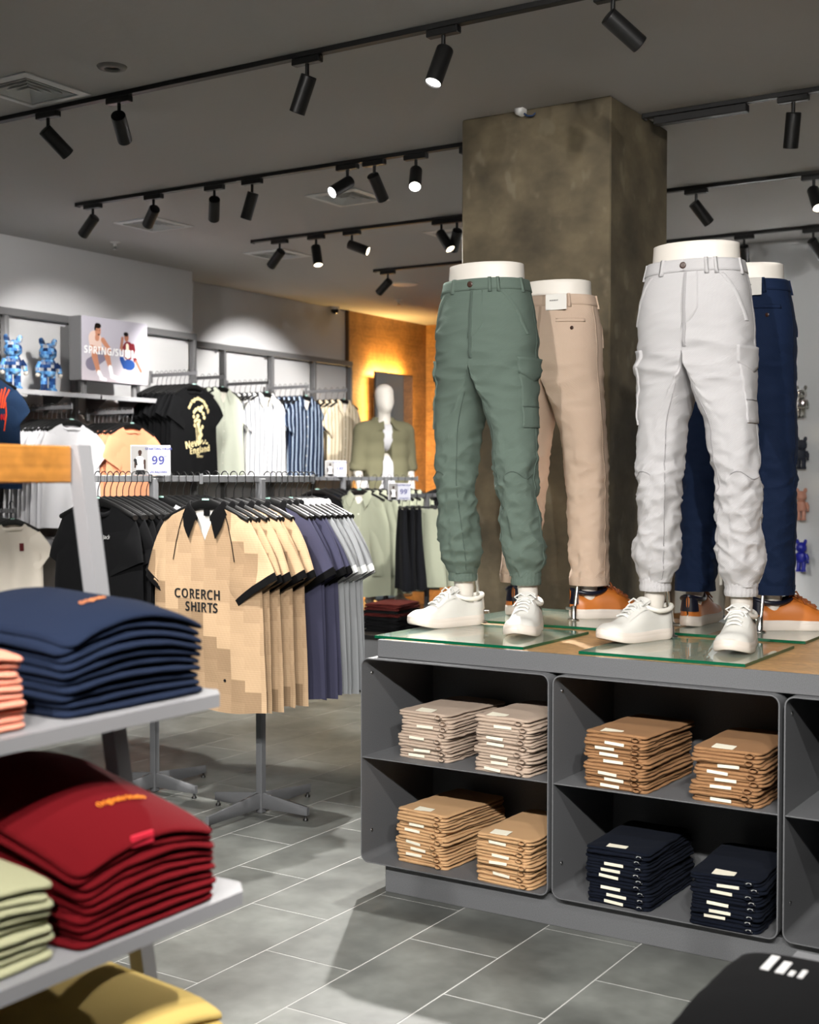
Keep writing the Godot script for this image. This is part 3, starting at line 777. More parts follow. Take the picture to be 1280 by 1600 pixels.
func dress(key: String, P: Pants, at: Vector3, turn: float, m: StandardMaterial3D, seam_c: Color, cargo: bool, jogger: bool, label: String, body_label: String, plate: String) -> void:
	var seam := cloth(key + "_seam", seam_c, "twill", 0.95)
	P.nz = noise
	# the form: waist stub, legs and ankles as one skin
	var form := thing("trouser_mannequin", body_label, "mannequin", at, turn, "half-body trouser mannequins")
	var b := MB.new()
	var skin := std("mannequin_white", Color(0.78, 0.76, 0.73), 0.5)
	for si in 2:
		var rows := []
		for k in 15:
			var y := lerpf(P.yw - 0.05, 0.055, k / 14.0)
			var c := P.leg_c(si, y)
			var r := P.leg_r(y) - Vector2(0.018, 0.02)
			if y < P.yh + 0.12: r = r.lerp(Vector2(0.033, 0.039), clampf((P.yh + 0.12 - y) / 0.1, 0, 1)) * lerpf(0.68, 1.0, clampf((y - 0.06) / 0.07, 0.0, 1.0))
			if y > P.yc: r = Vector2(0.07, 0.08)
			rows.append(ell(c.x, y, c.z, r.x, r.y, 18))
		b.grid(rows, true, true)
	var top := []
	for k in 9:
		var y := P.yw - 0.06 + 0.118 * k / 8.0
		var g := 1.0 - 0.05 * float(k) / 8.0
		top.append(ell(0, y + (0.0 if k < 7 else 0.0), 0, (P.waist.x - 0.006) * g, (P.waist.y - 0.006) * g, 36))
	for k in 4:
		var g := 0.95 * cos((k + 1) * 0.33)
		top.append(ell(0, P.yw + 0.058 + 0.006 * sin((k + 1) * 0.33), 0, (P.waist.x - 0.006) * g, (P.waist.y - 0.006) * g, 36))
	top.append(ell(0, P.yw + 0.064, 0, 0.004, 0.004, 36))
	b.grid(top, true)
	part(form, "body", b.mesh(), skin)
	# support rod from calf to plate
	var ch := std("chrome", Color(0.8, 0.8, 0.79), 0.18, 1.0)
	var fs := P.leg_c(0, 0.1)
	b = MB.new(); b.tube([Vector3(fs.x * 0.82, 0.0, fs.z - 0.085), Vector3(fs.x * 0.84, 0.28, fs.z - 0.02)], 0.0065, 10)
	part(form, "support_rod", b.mesh(), ch)
	b = MB.new()
	b.lathe([Vector2(0.022, 0.0), Vector2(0.022, 0.004), Vector2(0.011, 0.006), Vector2(0.011, 0.05), Vector2(0.0065, 0.052)], 16, Transform3D(Basis(), Vector3(fs.x * 0.82, 0, fs.z - 0.085)))
	part(form, "rod_foot", b.mesh(), ch)
	b = MB.new(); b.tube([Vector3(fs.x * 0.82, 0.04, fs.z - 0.085), Vector3(fs.x * 0.82 + 0.03, 0.042, fs.z - 0.085)], 0.006, 8)
	part(form, "clamp_screw", b.mesh(), ch)
	# the trousers
	var t := thing("trousers", label, "trousers", at, turn, "trousers on the table mannequins")
	part(t, "cloth", pants_mesh(P), m)
	var wb := MB.new()
	for si in 2: patch_into(wb, P, si, 0.0, PI, P.yw + 0.002, P.yw - 0.037, 0.0035, 30, 4)
	part(t, "waistband", wb.mesh(), m)
	for a in [[0, 0.42], [1, 0.42], [0, 1.35], [1, 1.35], [0, 2.5], [1, 2.5], [1, 0.62]]:
		part(t, "belt_loop", pants_patch(P, a[0], a[1] - 0.04, a[1] + 0.04, P.yw + 0.004, P.yw - 0.046, 0.0075, 2, 4), m)
	b = MB.new()
	b.lathe([Vector2(0.0, 0.0), Vector2(0.0095, 0.0), Vector2(0.0105, 0.002), Vector2(0.008, 0.0035), Vector2(0.003, 0.0028), Vector2(0.0, 0.003)], 16, Transform3D(Basis(Vector3.RIGHT, PI / 2), P.pt(0, 0.0, P.yw - 0.018, 0.004)))
	part(t, "button", b.mesh(), std("horn_button", Color(0.20, 0.11, 0.07), 0.35))
	# stitched seams
	b = MB.new()
	for si in 2:
		var side := []
		var ins := []
		for k in 40: side.append(Vector2(PI / 2 + 0.12, lerpf(P.yw - 0.04, P.yh + 0.01, k / 39.0)))
		for k in 34: ins.append(Vector2(0.42 + 0.35 * k / 33.0, lerpf(P.yc - 0.1, P.yh + 0.01, k / 33.0)))
		strip_into(b, P, si, side, 0.007, 0.0022)
		strip_into(b, P, si, ins, 0.005, 0.0018, true)
	var rise := []
	for k in 18: rise.append(Vector2(0.035, lerpf(P.yw - 0.04, P.yc + 0.012, k / 17.0)))
	strip_into(b, P, 1, rise, 0.005, 0.0045)
	var rb := []
	for k in 18: rb.append(Vector2(PI - 0.03, lerpf(P.yw - 0.04, P.yc + 0.012, k / 17.0)))
	strip_into(b, P, 1, rb, 0.005, 0.002)
	part(t, "seam", b.mesh(), seam)
	# fly
	part(t, "fly", pants_patch(P, 1, 0.0, 0.25, P.yw - 0.04, P.yw - 0.20, 0.0022, 6, 10, func(u): return -0.05 * u * u), m)
	# slanted front pockets
	for si in 2:
		b = MB.new()
		var pk := []
		for k in 14: pk.append(Vector2(0.72 + 0.62 * k / 13.0, lerpf(P.yw - 0.045, P.yw - 0.19, pow(k / 13.0, 1.3))))
		strip_into(b, P, si, pk, 0.012, 0.004)
		part(t, "pocket_edge", b.mesh(), m)
	if cargo:
		for si in 2:
			var pk := part(t, "cargo_pocket", pants_patch(P, si, 0.98, 2.05, P.yc - 0.005, P.yc - 0.225, 0.0045, 16, 18), m)
			part(pk, "flap", pants_patch(P, si, 0.95, 2.08, P.yc + 0.012, P.yc - 0.045, 0.0085, 16, 6, func(u): return 0.026 * (1.0 - absf(u - 0.5) * 2.0) - 0.004), m)
			b = MB.new()
			strip_into(b, P, si, [Vector2(0.99, P.yc - 0.155), Vector2(1.25, P.yc - 0.153), Vector2(1.5, P.yc - 0.154), Vector2(1.75, P.yc - 0.153), Vector2(2.04, P.yc - 0.155)], 0.006, 0.0062)
			part(pk, "stitch_line", b.mesh(), seam)
			b = MB.new()
			var kp := []
			for k in 14: kp.append(Vector2(0.0 + 1.5 * k / 13.0, 0.535 + 0.012 * sin(k * 0.5)))
			strip_into(b, P, si, kp, 0.005, 0.0022)
			part(t, "knee_seam", b.mesh(), seam)
	else:
		for si in 2:                                              # welt pockets behind
			var wp := part(t, "back_pocket", pants_patch(P, si, PI - 1.05, PI - 0.3, P.yw - 0.088, P.yw - 0.102, 0.0035, 10, 3), m)
			b = MB.new()
			b.lathe([Vector2(0.0, 0.0), Vector2(0.007, 0.0), Vector2(0.007, 0.002), Vector2(0.0, 0.002)], 12, Transform3D(Basis(Vector3.RIGHT, -PI / 2), P.pt(si, PI - 0.68, P.yw - 0.125, 0.002)))
			part(wp, "pocket_button", b.mesh(), std("horn_button", Color(0.20, 0.11, 0.07), 0.35))
		part(t, "size_card", boxm(Vector3(0.085, 0.058, 0.0012), 0.0004, P.pt(0, PI - 0.2, P.yw - 0.028, 0.008) - Vector3(0.02, 0, 0)), std("card_white", Color(0.88, 0.87, 0.85), 0.7), Vector3.ZERO, "white printed card at the waistband")
		var tm := TextMesh.new()
		tm.text = "REGULAR FIT"; tm.font_size = 16; tm.pixel_size = 0.00035; tm.depth = 0.0008
		var tt := part(t, "card_lettering", tm, std("ink", Color(0.08, 0.08, 0.09), 0.7), P.pt(0, PI - 0.2, P.yw - 0.022, 0.0095) - Vector3(0.012, 0, 0.0012))
		tt.rotation.y = PI
	for si in 2:
		b = MB.new()
		if jogger:
			var rows := []
			for j in 7:
				var y := P.yh - 0.030 + 0.048 * j / 6.0
				var rr := ring_pts(P, si, P.yh + 0.02, 0.0, 30)
				var c := P.leg_c(si, P.yh)
				var row := []
				for k in rr.size():
					var d := Vector3(rr[k].x - c.x, 0, rr[k].z - c.z).normalized()
					var rip := 0.0016 * sin(k * TAU / 60.0 * 22.0) + (0.0022 if j in [1, 2, 4, 5] else 0.0)
					row.append(Vector3(c.x + d.x * (P.ankle.x * 0.80 + rip), y, c.z + d.z * (P.ankle.y * 0.80 + rip)))
				rows.append(row)
			b.grid(rows, true, si == 0)
			part(t, "elastic_cuff", b.mesh(), m)
		else:
			var rows := [ring_pts(P, si, P.yh + 0.032, -0.001, 30), ring_pts(P, si, P.yh + 0.03, 0.0015, 30), ring_pts(P, si, P.yh, 0.0015, 30), ring_pts(P, si, P.yh, -0.003, 30)]
			b.grid(rows, true, si == 1)
			part(t, "hem", b.mesh(), m)

# ---- sneakers -------------------------------------------------------------------------------------------------------------
func sneaker_meshes() -> Dictionary:
	var d := {}
	var hw := func(z):                                             # half width of the sole
		var t: float = (z + 0.105) / 0.29
		return 0.0 if t <= 0 or t >= 1 else (0.036 + 0.013 * smoothstep(0.25, 0.7, t)) * pow(minf(1.0, sin(clampf(t, 0, 1) * PI) * 2.3), 0.5)
	var cxz := func(z): return 0.006 * sin(clampf((z + 0.1) / 0.28, 0, 1) * PI)
	var N := 30
	var b := MB.new()
	var zs := []
	for i in N + 1: zs.append(-0.105 + 0.29 * (0.5 - 0.5 * cos(PI * i / N)))
	for i in zs.size(): zs[i] = clampf(zs[i], -0.1048, 0.1848)
	# sole: side wall with a groove
	var lv := [[0.0, 0.94, 0.0], [0.003, 1.0, 0.0], [0.012, 1.03, 0.0], [0.019, 1.03, 0.0], [0.0205, 1.0, 0.0], [0.022, 1.025, 0.0], [0.032, 1.0, 0.0], [0.034, 0.9, 0.0]]
	var rows := []
	for l in lv:
		var ring := []
		for i in zs.size(): ring.append([zs[i], 1.0])
		for i in range(zs.size() - 2, 0, -1): ring.append([zs[i], -1.0])
		var row := []
		for q in ring:
			var z: float = q[0]
			var spring := 0.016 * pow(clampf((z - 0.09) / 0.095, 0, 1), 2.0) + 0.004 * pow(clampf((-0.06 - z) / 0.045, 0, 1), 2.0)
			row.append(Vector3(cxz.call(z) + q[1] * hw.call(z) * l[1], l[0] * (1.0 - 0.15 * clampf(z / 0.18, 0, 1)) + spring, (z - 0.04) * (1.0 + (l[1] - 1.0) * 0.4) + 0.04))
		rows.append(row)
	b.grid(rows, true, false)
	b.cap(rows[0], true); b.cap(rows[-1])
	d.sole = b.mesh()
	# upper: arches over the foot
	var top := func(z):
		if z < -0.04: return 0.088 + 0.014 * pow(clampf((-0.075 - z) / 0.03, 0, 1), 1.5) - 0.010 * exp(-pow((z + 0.055) / 0.03, 2.0))
		if z < 0.03: return lerpf(0.080, 0.102, smoothstep(-0.04, 0.03, z))
		return lerpf(0.102, 0.056, smoothstep(0.03, 0.135, z)) - 0.034 * pow(clampf((z - 0.13) / 0.055, 0, 1), 2.2)
	b = MB.new()
	rows = []
	var M := 20
	for i in zs.size():
		var z: float = zs[i]
		var row := []
		var w: float = hw.call(z) * 0.97
		var h: float = top.call(z)
		var spring := 0.012 * pow(clampf((z - 0.09) / 0.095, 0, 1), 2.0)
		for k in M + 1:
			var a := PI * k / M
			var nar := lerpf(1.0, 0.84, pow(sin(a), 1.5)) if z < 0.06 else lerpf(1.0, 0.85, sin(a))
			row.append(Vector3(cxz.call(z) + w * signf(cos(a)) * pow(absf(cos(a)), 0.75) * nar, 0.026 + spring + (h - 0.026) * pow(sin(a), 0.62), z))
		rows.append(row)
	b.grid(rows, false, true)
	d.upper = b.mesh()
	# padded collar round the ankle and the lining inside
	b = MB.new()
	var pts := []
	for k in 25:
		var a := TAU * k / 24.0
		pts.append(Vector3(0.033 * sin(a) + 0.002, 0.086 + (0.018 if cos(a) < 0 else 0.012) * pow(absf(cos(a)), 2.0), -0.036 - 0.062 * -cos(a) * -1.0))
	b.tube(pts, 0.0075, 8, false)
	d.collar = b.mesh()
	b = MB.new()                                                   # heel tab
	rows = []
	for j in 6:
		var row := []
		for k in 11:
			var a := lerpf(-1.15, 1.15, k / 10.0)
			var y := lerpf(0.05, 0.106 - 0.012 * absf(a), j / 5.0)
			row.append(Vector3(sin(a) * (0.034 - 0.006 * j / 5.0), y, -0.068 - cos(a) * (0.038 - 0.004 * j / 5.0)))
		rows.append(row)
	b.grid(rows, false, true)
	d.heel_tab = b.mesh()
	b = MB.new()                                                   # tongue
	rows = []
	for j in 9:
		var row := []
		var t := j / 8.0
		for k in 7:
			var u := lerpf(-1, 1, k / 6.0)
			row.append(Vector3(u * lerpf(0.020, 0.027, t), lerpf(0.078, 0.128, t) - 0.008 * u * u, lerpf(0.088, 0.012, t) - 0.004 * u * u))
		rows.append(row)
	b.grid(rows, false, false)
	for j in rows.size():
		for k in 7: rows[j][k] += Vector3(0, -0.006, -0.003)
	b.grid(rows, false, true)
	d.tongue = b.mesh()
	b = MB.new()                                                   # eyestays, one each side
	for s in [-1.0, 1.0]:
		rows = []
		for j in 8:
			var z := lerpf(0.098, 0.022, j / 7.0)
			var row := []
			for k in 4:
				var a: float = PI / 2 - s * lerpf(0.28, 0.75, k / 3.0)
				var w: float = hw.call(z) * 0.97
				var h: float = top.call(z)
				var nar := lerpf(1.0, 0.84, pow(sin(a), 1.5)) if z < 0.06 else lerpf(1.0, 0.85, sin(a))
				row.append(Vector3(cxz.call(z) + w * signf(cos(a)) * pow(absf(cos(a)), 0.75) * nar * 1.03, 0.029 + (h - 0.026) * pow(sin(a), 0.62), z))
			rows.append(row)
		b.grid(rows, false, s < 0)
	d.eyestay = b.mesh()
	b = MB.new()                                                   # laces: crossing bars and a bow
	for j in 6:
		var z := 0.094 - j * 0.0135
		var h: float = top.call(z)
		var s := 1.0 if j % 2 == 0 else -1.0
		b.tube([Vector3(-0.020, h + 0.001, z + 0.003 * s), Vector3(-0.008, h + 0.0075, z + 0.001), Vector3(0.008, h + 0.0075, z - 0.001), Vector3(0.020, h + 0.001, z - 0.003 * s)], 0.0032, 6)
		b.tube([Vector3(-0.018 * s, h + 0.001, z), Vector3(0.0, h + 0.009, z - 0.007), Vector3(0.018 * s, h + 0.004, z - 0.0135)], 0.003, 6)
	for s in [-1.0, 1.0]:
		b.tube([Vector3(0, 0.112, 0.026), Vector3(s * 0.016, 0.122, 0.034), Vector3(s * 0.034, 0.110, 0.036), Vector3(s * 0.024, 0.104, 0.038), Vector3(0, 0.110, 0.03)], 0.0026, 6)
		b.tube([Vector3(0, 0.111, 0.028), Vector3(s * 0.02, 0.104, 0.05), Vector3(s * 0.034, 0.084, 0.058)], 0.0024, 6)
	d.laces = b.mesh()
	b = MB.new(); b.box(Vector3(0.0385, 0.062, 0.035), Vector3(0.002, 0.006, 0.018), 0.0006)
	d.side_mark = b.mesh()
	return d
func sneaker(M: Dictionary, at: Vector3, turn: float, tan_: bool, label: String) -> void:
	var t := thing("sneaker", label, "sneaker", at, turn, "tan sneakers on the table" if tan_ else "white sneakers on the table")
	t.scale = Vector3.ONE * 1.1
	var up := std("leather_tan", Color(0.70, 0.40, 0.15), 0.42) if tan_ else std("leather_white", Color(0.77, 0.765, 0.745), 0.42)
	var so := std("sole_white", Color(0.78, 0.745, 0.71), 0.6)
	var nv := std("leather_navy", Color(0.045, 0.06, 0.12), 0.3)
	part(t, "sole", M.sole, so)
	part(t, "upper", M.upper, up)
	part(t, "collar", M.collar, nv if tan_ else std("collar_white", Color(0.84, 0.83, 0.80), 0.7))
	part(t, "heel_tab", M.heel_tab, nv if tan_ else std("heel_grey", Color(0.78, 0.77, 0.74), 0.5))
	part(t, "tongue", M.tongue, up)
	part(t, "eyestay", M.eyestay, up)
	part(t, "laces", M.laces, std("lace_tan", Color(0.50, 0.26, 0.11), 0.8) if tan_ else std("lace_white", Color(0.80, 0.80, 0.785), 0.85))
	part(t, "side_mark", M.side_mark, nv)

func mannequins() -> void:
	var y := TTOP + 0.0102
	var A := Pants.new()
	A.foot = [Vector3(-0.120, 0, -0.065), Vector3(0.160, 0, -0.02)]
	A.knee = [Vector3(-0.108, 0, 0.025), Vector3(0.142, 0, 0.045)]
	A.gather = 0.22; A.puff = 0.12; A.yh = 0.19; A.amp = 1.15
	dress("green_cargo", A, Vector3(-2.205, y, -3.985), 0.0, cloth("green_twill", Color(0.325, 0.375, 0.345)), Color(0.28, 0.325, 0.30), true, true, "sage green cargo jogger trousers with flap pockets and elastic cuffs", "white half-body mannequin inside the sage green cargo trousers", "")
	var B := Pants.new()
	B.foot = [Vector3(-0.150, 0, -0.045), Vector3(0.155, 0, -0.01)]
	B.knee = [Vector3(-0.105, 0, 0.03), Vector3(0.155, 0, 0.045)]
	B.gather = 0.22; B.puff = 0.12; B.yh = 0.19; B.seed_ = 4.0; B.amp = 1.1
	dress("grey_cargo", B, Vector3(-1.45, y, -3.985), 0.0, cloth("pale_twill", Color(0.66, 0.655, 0.66)), Color(0.57, 0.565, 0.57), true, true, "pale grey cargo jogger trousers with flap pockets and elastic cuffs", "white half-body mannequin inside the pale grey cargo trousers", "")
	var C := Pants.new()
	C.foot = [Vector3(-0.130, 0, 0.03), Vector3(0.165, 0, 0.02)]
	C.knee = [Vector3(-0.122, 0, 0.03), Vector3(0.14, 0, 0.04)]
	C.yh = 0.125; C.ankle = Vector2(0.068, 0.074); C.kneer = Vector2(0.076, 0.084); C.seed_ = 8.0; C.amp = 0.7
	dress("cream_chino", C, Vector3(-2.175, y, -4.47), PI, cloth("cream_twill", Color(0.73, 0.645, 0.575)), Color(0.64, 0.56, 0.495), false, false, "cream chino trousers seen from behind with a white waistband card", "white half-body mannequin inside the cream chinos", "")
	var D := Pants.new()
	D.foot = [Vector3(-0.105, 0, 0.03), Vector3(0.175, 0, 0.02)]
	D.knee = [Vector3(-0.105, 0, 0.03), Vector3(0.15, 0, 0.04)]
	D.yh = 0.125; D.ankle = Vector2(0.068, 0.074); D.kneer = Vector2(0.076, 0.084); D.seed_ = 12.0; D.amp = 0.7
	dress("navy_chino", D, Vector3(-1.455, y, -4.47), PI, cloth("navy_twill", Color(0.072, 0.125, 0.225), "twill", 0.8), Color(0.058, 0.10, 0.185), false, false, "navy blue chino trousers seen from behind with a white waistband card", "white half-body mannequin inside the navy chinos", "")
	var S := sneaker_meshes()
	# each shoe stands under its ankle
	var shoes := [[A, 0, Vector3(-2.205, y, -3.985), 0.0, -0.42, false, "white leather sneaker turned outward beneath green trousers, over the table's end"],
		[A, 1, Vector3(-2.205, y, -3.985), 0.0, 0.28, false, "white leather sneaker beneath green trousers, on the leg with the near pocket"],
		[B, 0, Vector3(-1.45, y, -3.985), 0.0, -0.40, false, "white leather sneaker turned outward beneath pale grey trousers"],
		[B, 1, Vector3(-1.45, y, -3.985), 0.0, 0.14, false, "white leather sneaker pointing straight ahead beneath pale grey trousers"],
		[C, 0, Vector3(-2.175, y, -4.47), PI, PI - 0.80, true, "tan leather sneaker with navy heel beneath cream chinos, in full view"],
		[C, 1, Vector3(-2.175, y, -4.47), PI, PI + 0.25, true, "tan leather sneaker with navy heel half hidden behind the green trousers"],
		[D, 1, Vector3(-1.455, y, -4.47), PI, PI + 0.06, true, "tan leather sneaker seen from its navy heel between pale grey trouser legs"],
		[D, 0, Vector3(-1.455, y, -4.47), PI, PI - 0.95, true, "tan leather sneaker in side view beneath navy chinos"]]
	for a in shoes:
		var P: Pants = a[0]
		var ank: Vector3 = a[2] + Basis(Vector3.UP, a[3]) * P.leg_c(a[1], 0.08)
		ank.y = y
		sneaker(S, ank + Basis(Vector3.UP, a[4]) * Vector3(0, 0, 0.038), a[4], a[5], a[6])

# ---- folded clothes -------------------------------------------------------------------------------------------------------
# a folded garment: w along x, d along z (front edge at +z), thickness th; the front shows the rolled folds, the sides the leaves
func folded_mesh(w: float, d: float, th: float, seed_: float, sag: float, leaves := 2, bow := 0.0, tilt := 0.0, rough := 0.8) -> ArrayMesh:
	var b := MB.new()
	var nz_ := 22
	for lf in leaves:
		var h := th / leaves
		var y0 := h * lf
		var rows := []
		var inset := 0.016 * noise.get_noise_2d(seed_ * 13.0 + lf * 7.0, 3.0)
		for i in nz_ + 1:
			# rings crowd toward the two ends so that the folds there come out round
			var dl := d - absf(inset) * 0.8
			var e := [0.0, 0.0015, 0.004, 0.008, 0.014, 0.022][mini(mini(i, nz_ - i), 5)] as float
			if i > 5 and i < nz_ - 5: e = lerpf(0.022, dl - 0.022, (i - 5.0) / (nz_ - 10.0))
			elif i >= nz_ - 5: e = dl - e
			var z := -d / 2 + e
			var em := minf(e, dl - e)
			var ends := 0.12 + 0.88 * sqrt(1.0 - pow(1.0 - minf(em / (h * 0.55), 1.0), 2.0))
			var rc := 0.022 - minf(em, 0.022)
			var cut := 0.022 - sqrt(0.022 * 0.022 - rc * rc)               # rounded corners in plan
			var row := []
			var hw := w / 2 - cut - 0.003 * (1.0 + noise.get_noise_2d(z * 14.0 + lf * 5.0, seed_ * 3.0)) - 0.002 * lf
			var n := 26
			for k in n:
				var a := TAU * k / n
				var cx := signf(cos(a)) * pow(absf(cos(a)), 0.3)
				var cy := signf(sin(a)) * pow(absf(sin(a)), 0.62)
				var x := cx * hw
				var wob := rough * 0.0046 * noise.get_noise_3d(x * 10.0 + seed_, z * 9.0, lf * 4.0) + rough * 0.0014 * noise.get_noise_3d(x * 34.0, z * 30.0 + seed_, 9.0)
				var y := y0 + h * 0.5 + cy * h * 0.55 * ends + wob
				y -= sag * (pow(absf(x) / (w / 2), 2.6) * 0.7 + pow(absf(z) / (d / 2), 3.0) * 0.6)
				y += bow * cos(z / d * PI * 0.92) * (0.75 + 0.25 * cos(x / w * PI)) + tilt * (0.5 - x / w)
				row.append(Vector3(x, y, z))
			rows.append(row)
		b.loft(rows)
	return b.mesh()
func chino_stack(at: Vector3, turn: float, n: int, m: StandardMaterial3D, kind: String, where: String, group: String, shapes: Array, th: float, tags_mask: int, w: float, dp: float) -> void:
	var card := std("card_cream", Color(0.86, 0.84, 0.77), 0.75)
	var loop := MB.new()
	loop.tube([Vector3(0, 0, 0), Vector3(0.006, 0.005, 0.002), Vector3(0.014, 0.004, 0.003), Vector3(0.018, -0.003, 0.002)], 0.0016, 5)
	var loopm := loop.mesh()
	var cb := MB.new()                                               # a flattened roll of waistband, open toward the front
	var outer := []
	for q in [[0.0, 1.0], [0.018, 1.0], [0.018, 0.72], [0.004, 0.66]]:
		var row := []
		for k in 14:
			var a := TAU * k / 14
			row.append(Vector3(cos(a) * 0.013 * q[1], sin(a) * th * 0.40 * q[1], q[0]))
		outer.append(row)
	cb.grid(outer, true); cb.cap(outer[-1])
	var curl := cb.mesh()
	for i in n:
		var pos := nth(n - 1 - i) + " from top"
		if i == n - 1: pos = "topmost"
		if i == 0: pos = "lowest"
		var label := "folded %s, %s %s" % [kind, pos, where]
		var t := thing("folded_trousers", label, "trousers", at + Vector3(rng.randf_range(-0.006, 0.006), th * i, rng.randf_range(-0.007, 0.007)), turn + rng.randf_range(-0.045, 0.045), group)
		part(t, "cloth", shapes[(i * 5 + n) % shapes.size()], m)
		# inside of the waistband showing at the front corner
		part(t, "waist_loop", curl, m, Vector3(w * 0.33, th * 0.5, dp / 2 - 0.012))
		if (tags_mask >> i) & 1 or i == n - 1:
			var top := i == n - 1
			var c := part(t, "size_card", boxm(Vector3(0.062, 0.0015 if top else 0.009, 0.036 if top else 0.002), 0.0004), card)
			c.position = Vector3(-0.012 + rng.randf_range(-0.016, 0.016), th * (1.12 if top else 0.62), dp / 2 - (0.03 if top else -0.003))
			c.rotation = Vector3(0.12 if top else rng.randf_range(-0.1, 0.1), rng.randf_range(-0.05, 0.05), rng.randf_range(-0.05, 0.02))
		if kind.begins_with("dark"): part(t, "drawcord", loopm, std("cord_white", Color(0.8, 0.8, 0.8), 0.8), Vector3(w * 0.30, th * 0.5, dp / 2 + 0.002))
func stacks() -> void:
	var W := 0.215
	var D := 0.36
	var sh := []
	for k in 4: sh.append(folded_mesh(W, D, 0.0205, 3.0 + k * 5.0, 0.0015, 2))
	var taupe := cloth("taupe_chino", Color(0.66, 0.59, 0.53))
	var sand := cloth("sand_chino", Color(0.70, 0.56, 0.41))
	var camel := cloth("camel_chino", Color(0.55, 0.41, 0.285))
	var navy := cloth("ink_chino", Color(0.035, 0.055, 0.10), "twill", 0.9)
	var grey := cloth("grey_jersey", Color(0.43, 0.44, 0.47))
	var blk := cloth("black_chino", Color(0.03, 0.03, 0.034))
	var s0 := SHELF_Y + 0.0025
	var b0 := BOX_Y0 + 0.0045
	var zc := BOX_Z0 - 0.03 - D / 2
	var G := "folded trousers in the cubby boxes"
	chino_stack(Vector3(-2.225, s0, zc - 0.03), -0.06, 8, taupe, "taupe chinos", "on end cubby's shelf, outer side", G, sh, 0.0195, 0b10101011, W, D)
	chino_stack(Vector3(-1.91, s0, zc + 0.01), -0.05, 9, taupe, "taupe chinos", "on end cubby's shelf, inner side", G, sh, 0.0195, 0b110110111, W, D)
	chino_stack(Vector3(-2.225, b0, zc - 0.02), -0.10, 9, sand, "sand chinos", "on end cubby's floor, outer side", G, sh, 0.0195, 0b101101110, W, D)
	chino_stack(Vector3(-1.90, b0, zc + 0.02), -0.06, 8, sand, "sand chinos", "on end cubby's floor, inner side", G, sh, 0.0195, 0b11011010, W, D)
	chino_stack(Vector3(-1.53, s0, zc + 0.02), -0.03, 9, camel, "camel chinos", "on middle cubby's shelf, near end cubby", G, sh, 0.0185, 0b111110111, W, D)
	chino_stack(Vector3(-1.205, s0, zc + 0.01), 0.0, 8, camel, "camel chinos", "on middle cubby's shelf, near third cubby", G, sh, 0.0195, 0b10111101, W, D)
	chino_stack(Vector3(-1.53, b0, zc + 0.01), -0.03, 9, navy, "dark navy trousers", "on middle cubby's floor, near end cubby", G, sh, 0.0185, 0b101110111, W, D)
	chino_stack(Vector3(-1.205, b0, zc + 0.03), 0.03, 8, navy, "dark navy trousers", "on middle cubby's floor, near third cubby", G, sh, 0.0185, 0b11101110, W, D)
	chino_stack(Vector3(-0.80, s0, zc - 0.03), 0.0, 7, blk, "black chinos", "on the third cubby's shelf", G, sh, 0.0195, 0, W, D)
	chino_stack(Vector3(-0.80, b0, zc + 0.0), 0.0, 9, grey, "grey jersey trousers", "on the third cubby's floor", G, sh, 0.0195, 0, W, D)

# ---- hanging clothes ------------------------------------------------------------------------------------------------------
# local frame: the rail passes through the origin along z, the garment hangs in the x-y plane and faces +z
func hanger_meshes() -> Dictionary:
	var d = {}
	var b = MB.new()
	var pts = []
	for k in 10:
		var a = lerpf(-0.5, PI + 0.25, k / 9.0)
		pts.append(Vector3(cos(a) * 0.017, 0.003 + sin(a) * 0.017, 0))
	pts.reverse()
	pts.append(Vector3(0.017, -0.02, 0)); pts.append(Vector3(0.004, -0.045, 0)); pts.append(Vector3(0, -0.06, 0)); pts.append(Vector3(0, -0.092, 0))
	b.tube(pts, 0.0022, 6)
	d.hook = b.mesh()
	b = MB.new()
	var rows = []
	for k in 17:
		var u = lerpf(-1, 1, k / 16.0)
		var x = u * 0.212
		var y = -0.088 - 0.075 * pow(absf(u), 1.35) - 0.012 * (1.0 - absf(u))
		var hh = lerpf(0.024, 0.011, pow(absf(u), 0.7))
		var tk = lerpf(0.006, 0.016, pow(absf(u), 2.0))
		var row = []
		for j in 8:
			var a = TAU * j / 8
			row.append(Vector3(x, y - 0.005 + sin(a) * hh, cos(a) * tk))
		rows.append(row)
	b.loft(rows)
	d.shoulders = b.mesh()
	d.mark = boxm(Vector3(0.034, 0.007, 0.001), 0.0, Vector3(0, -0.089, 0.0068))
	return d
var HG := {}
func garment_front_z(o: Dictionary, u: float, v: float) -> float:
	var t = 0.008 + 0.012 * sin(PI * minf(v * 1.1 + 0.08, 1.0))
	return t * sqrt(maxf(0.0, 1.0 - pow(absf(u), 5.0)))
func garment_wave(o: Dictionary, u: float, v: float) -> float:
	var s: float = o.seed
	return o.fold * pow(v, 1.25) * (sin(u * (4.2 + 0.7 * sin(s)) + s * 2.1) * 0.7 + sin(u * 9.5 + s * 5.0 + v * 0.8) * 0.38) + 0.004 * noise.get_noise_3d(u * 2.6 + s * 3.0, v * 3.4, s * 7.0)
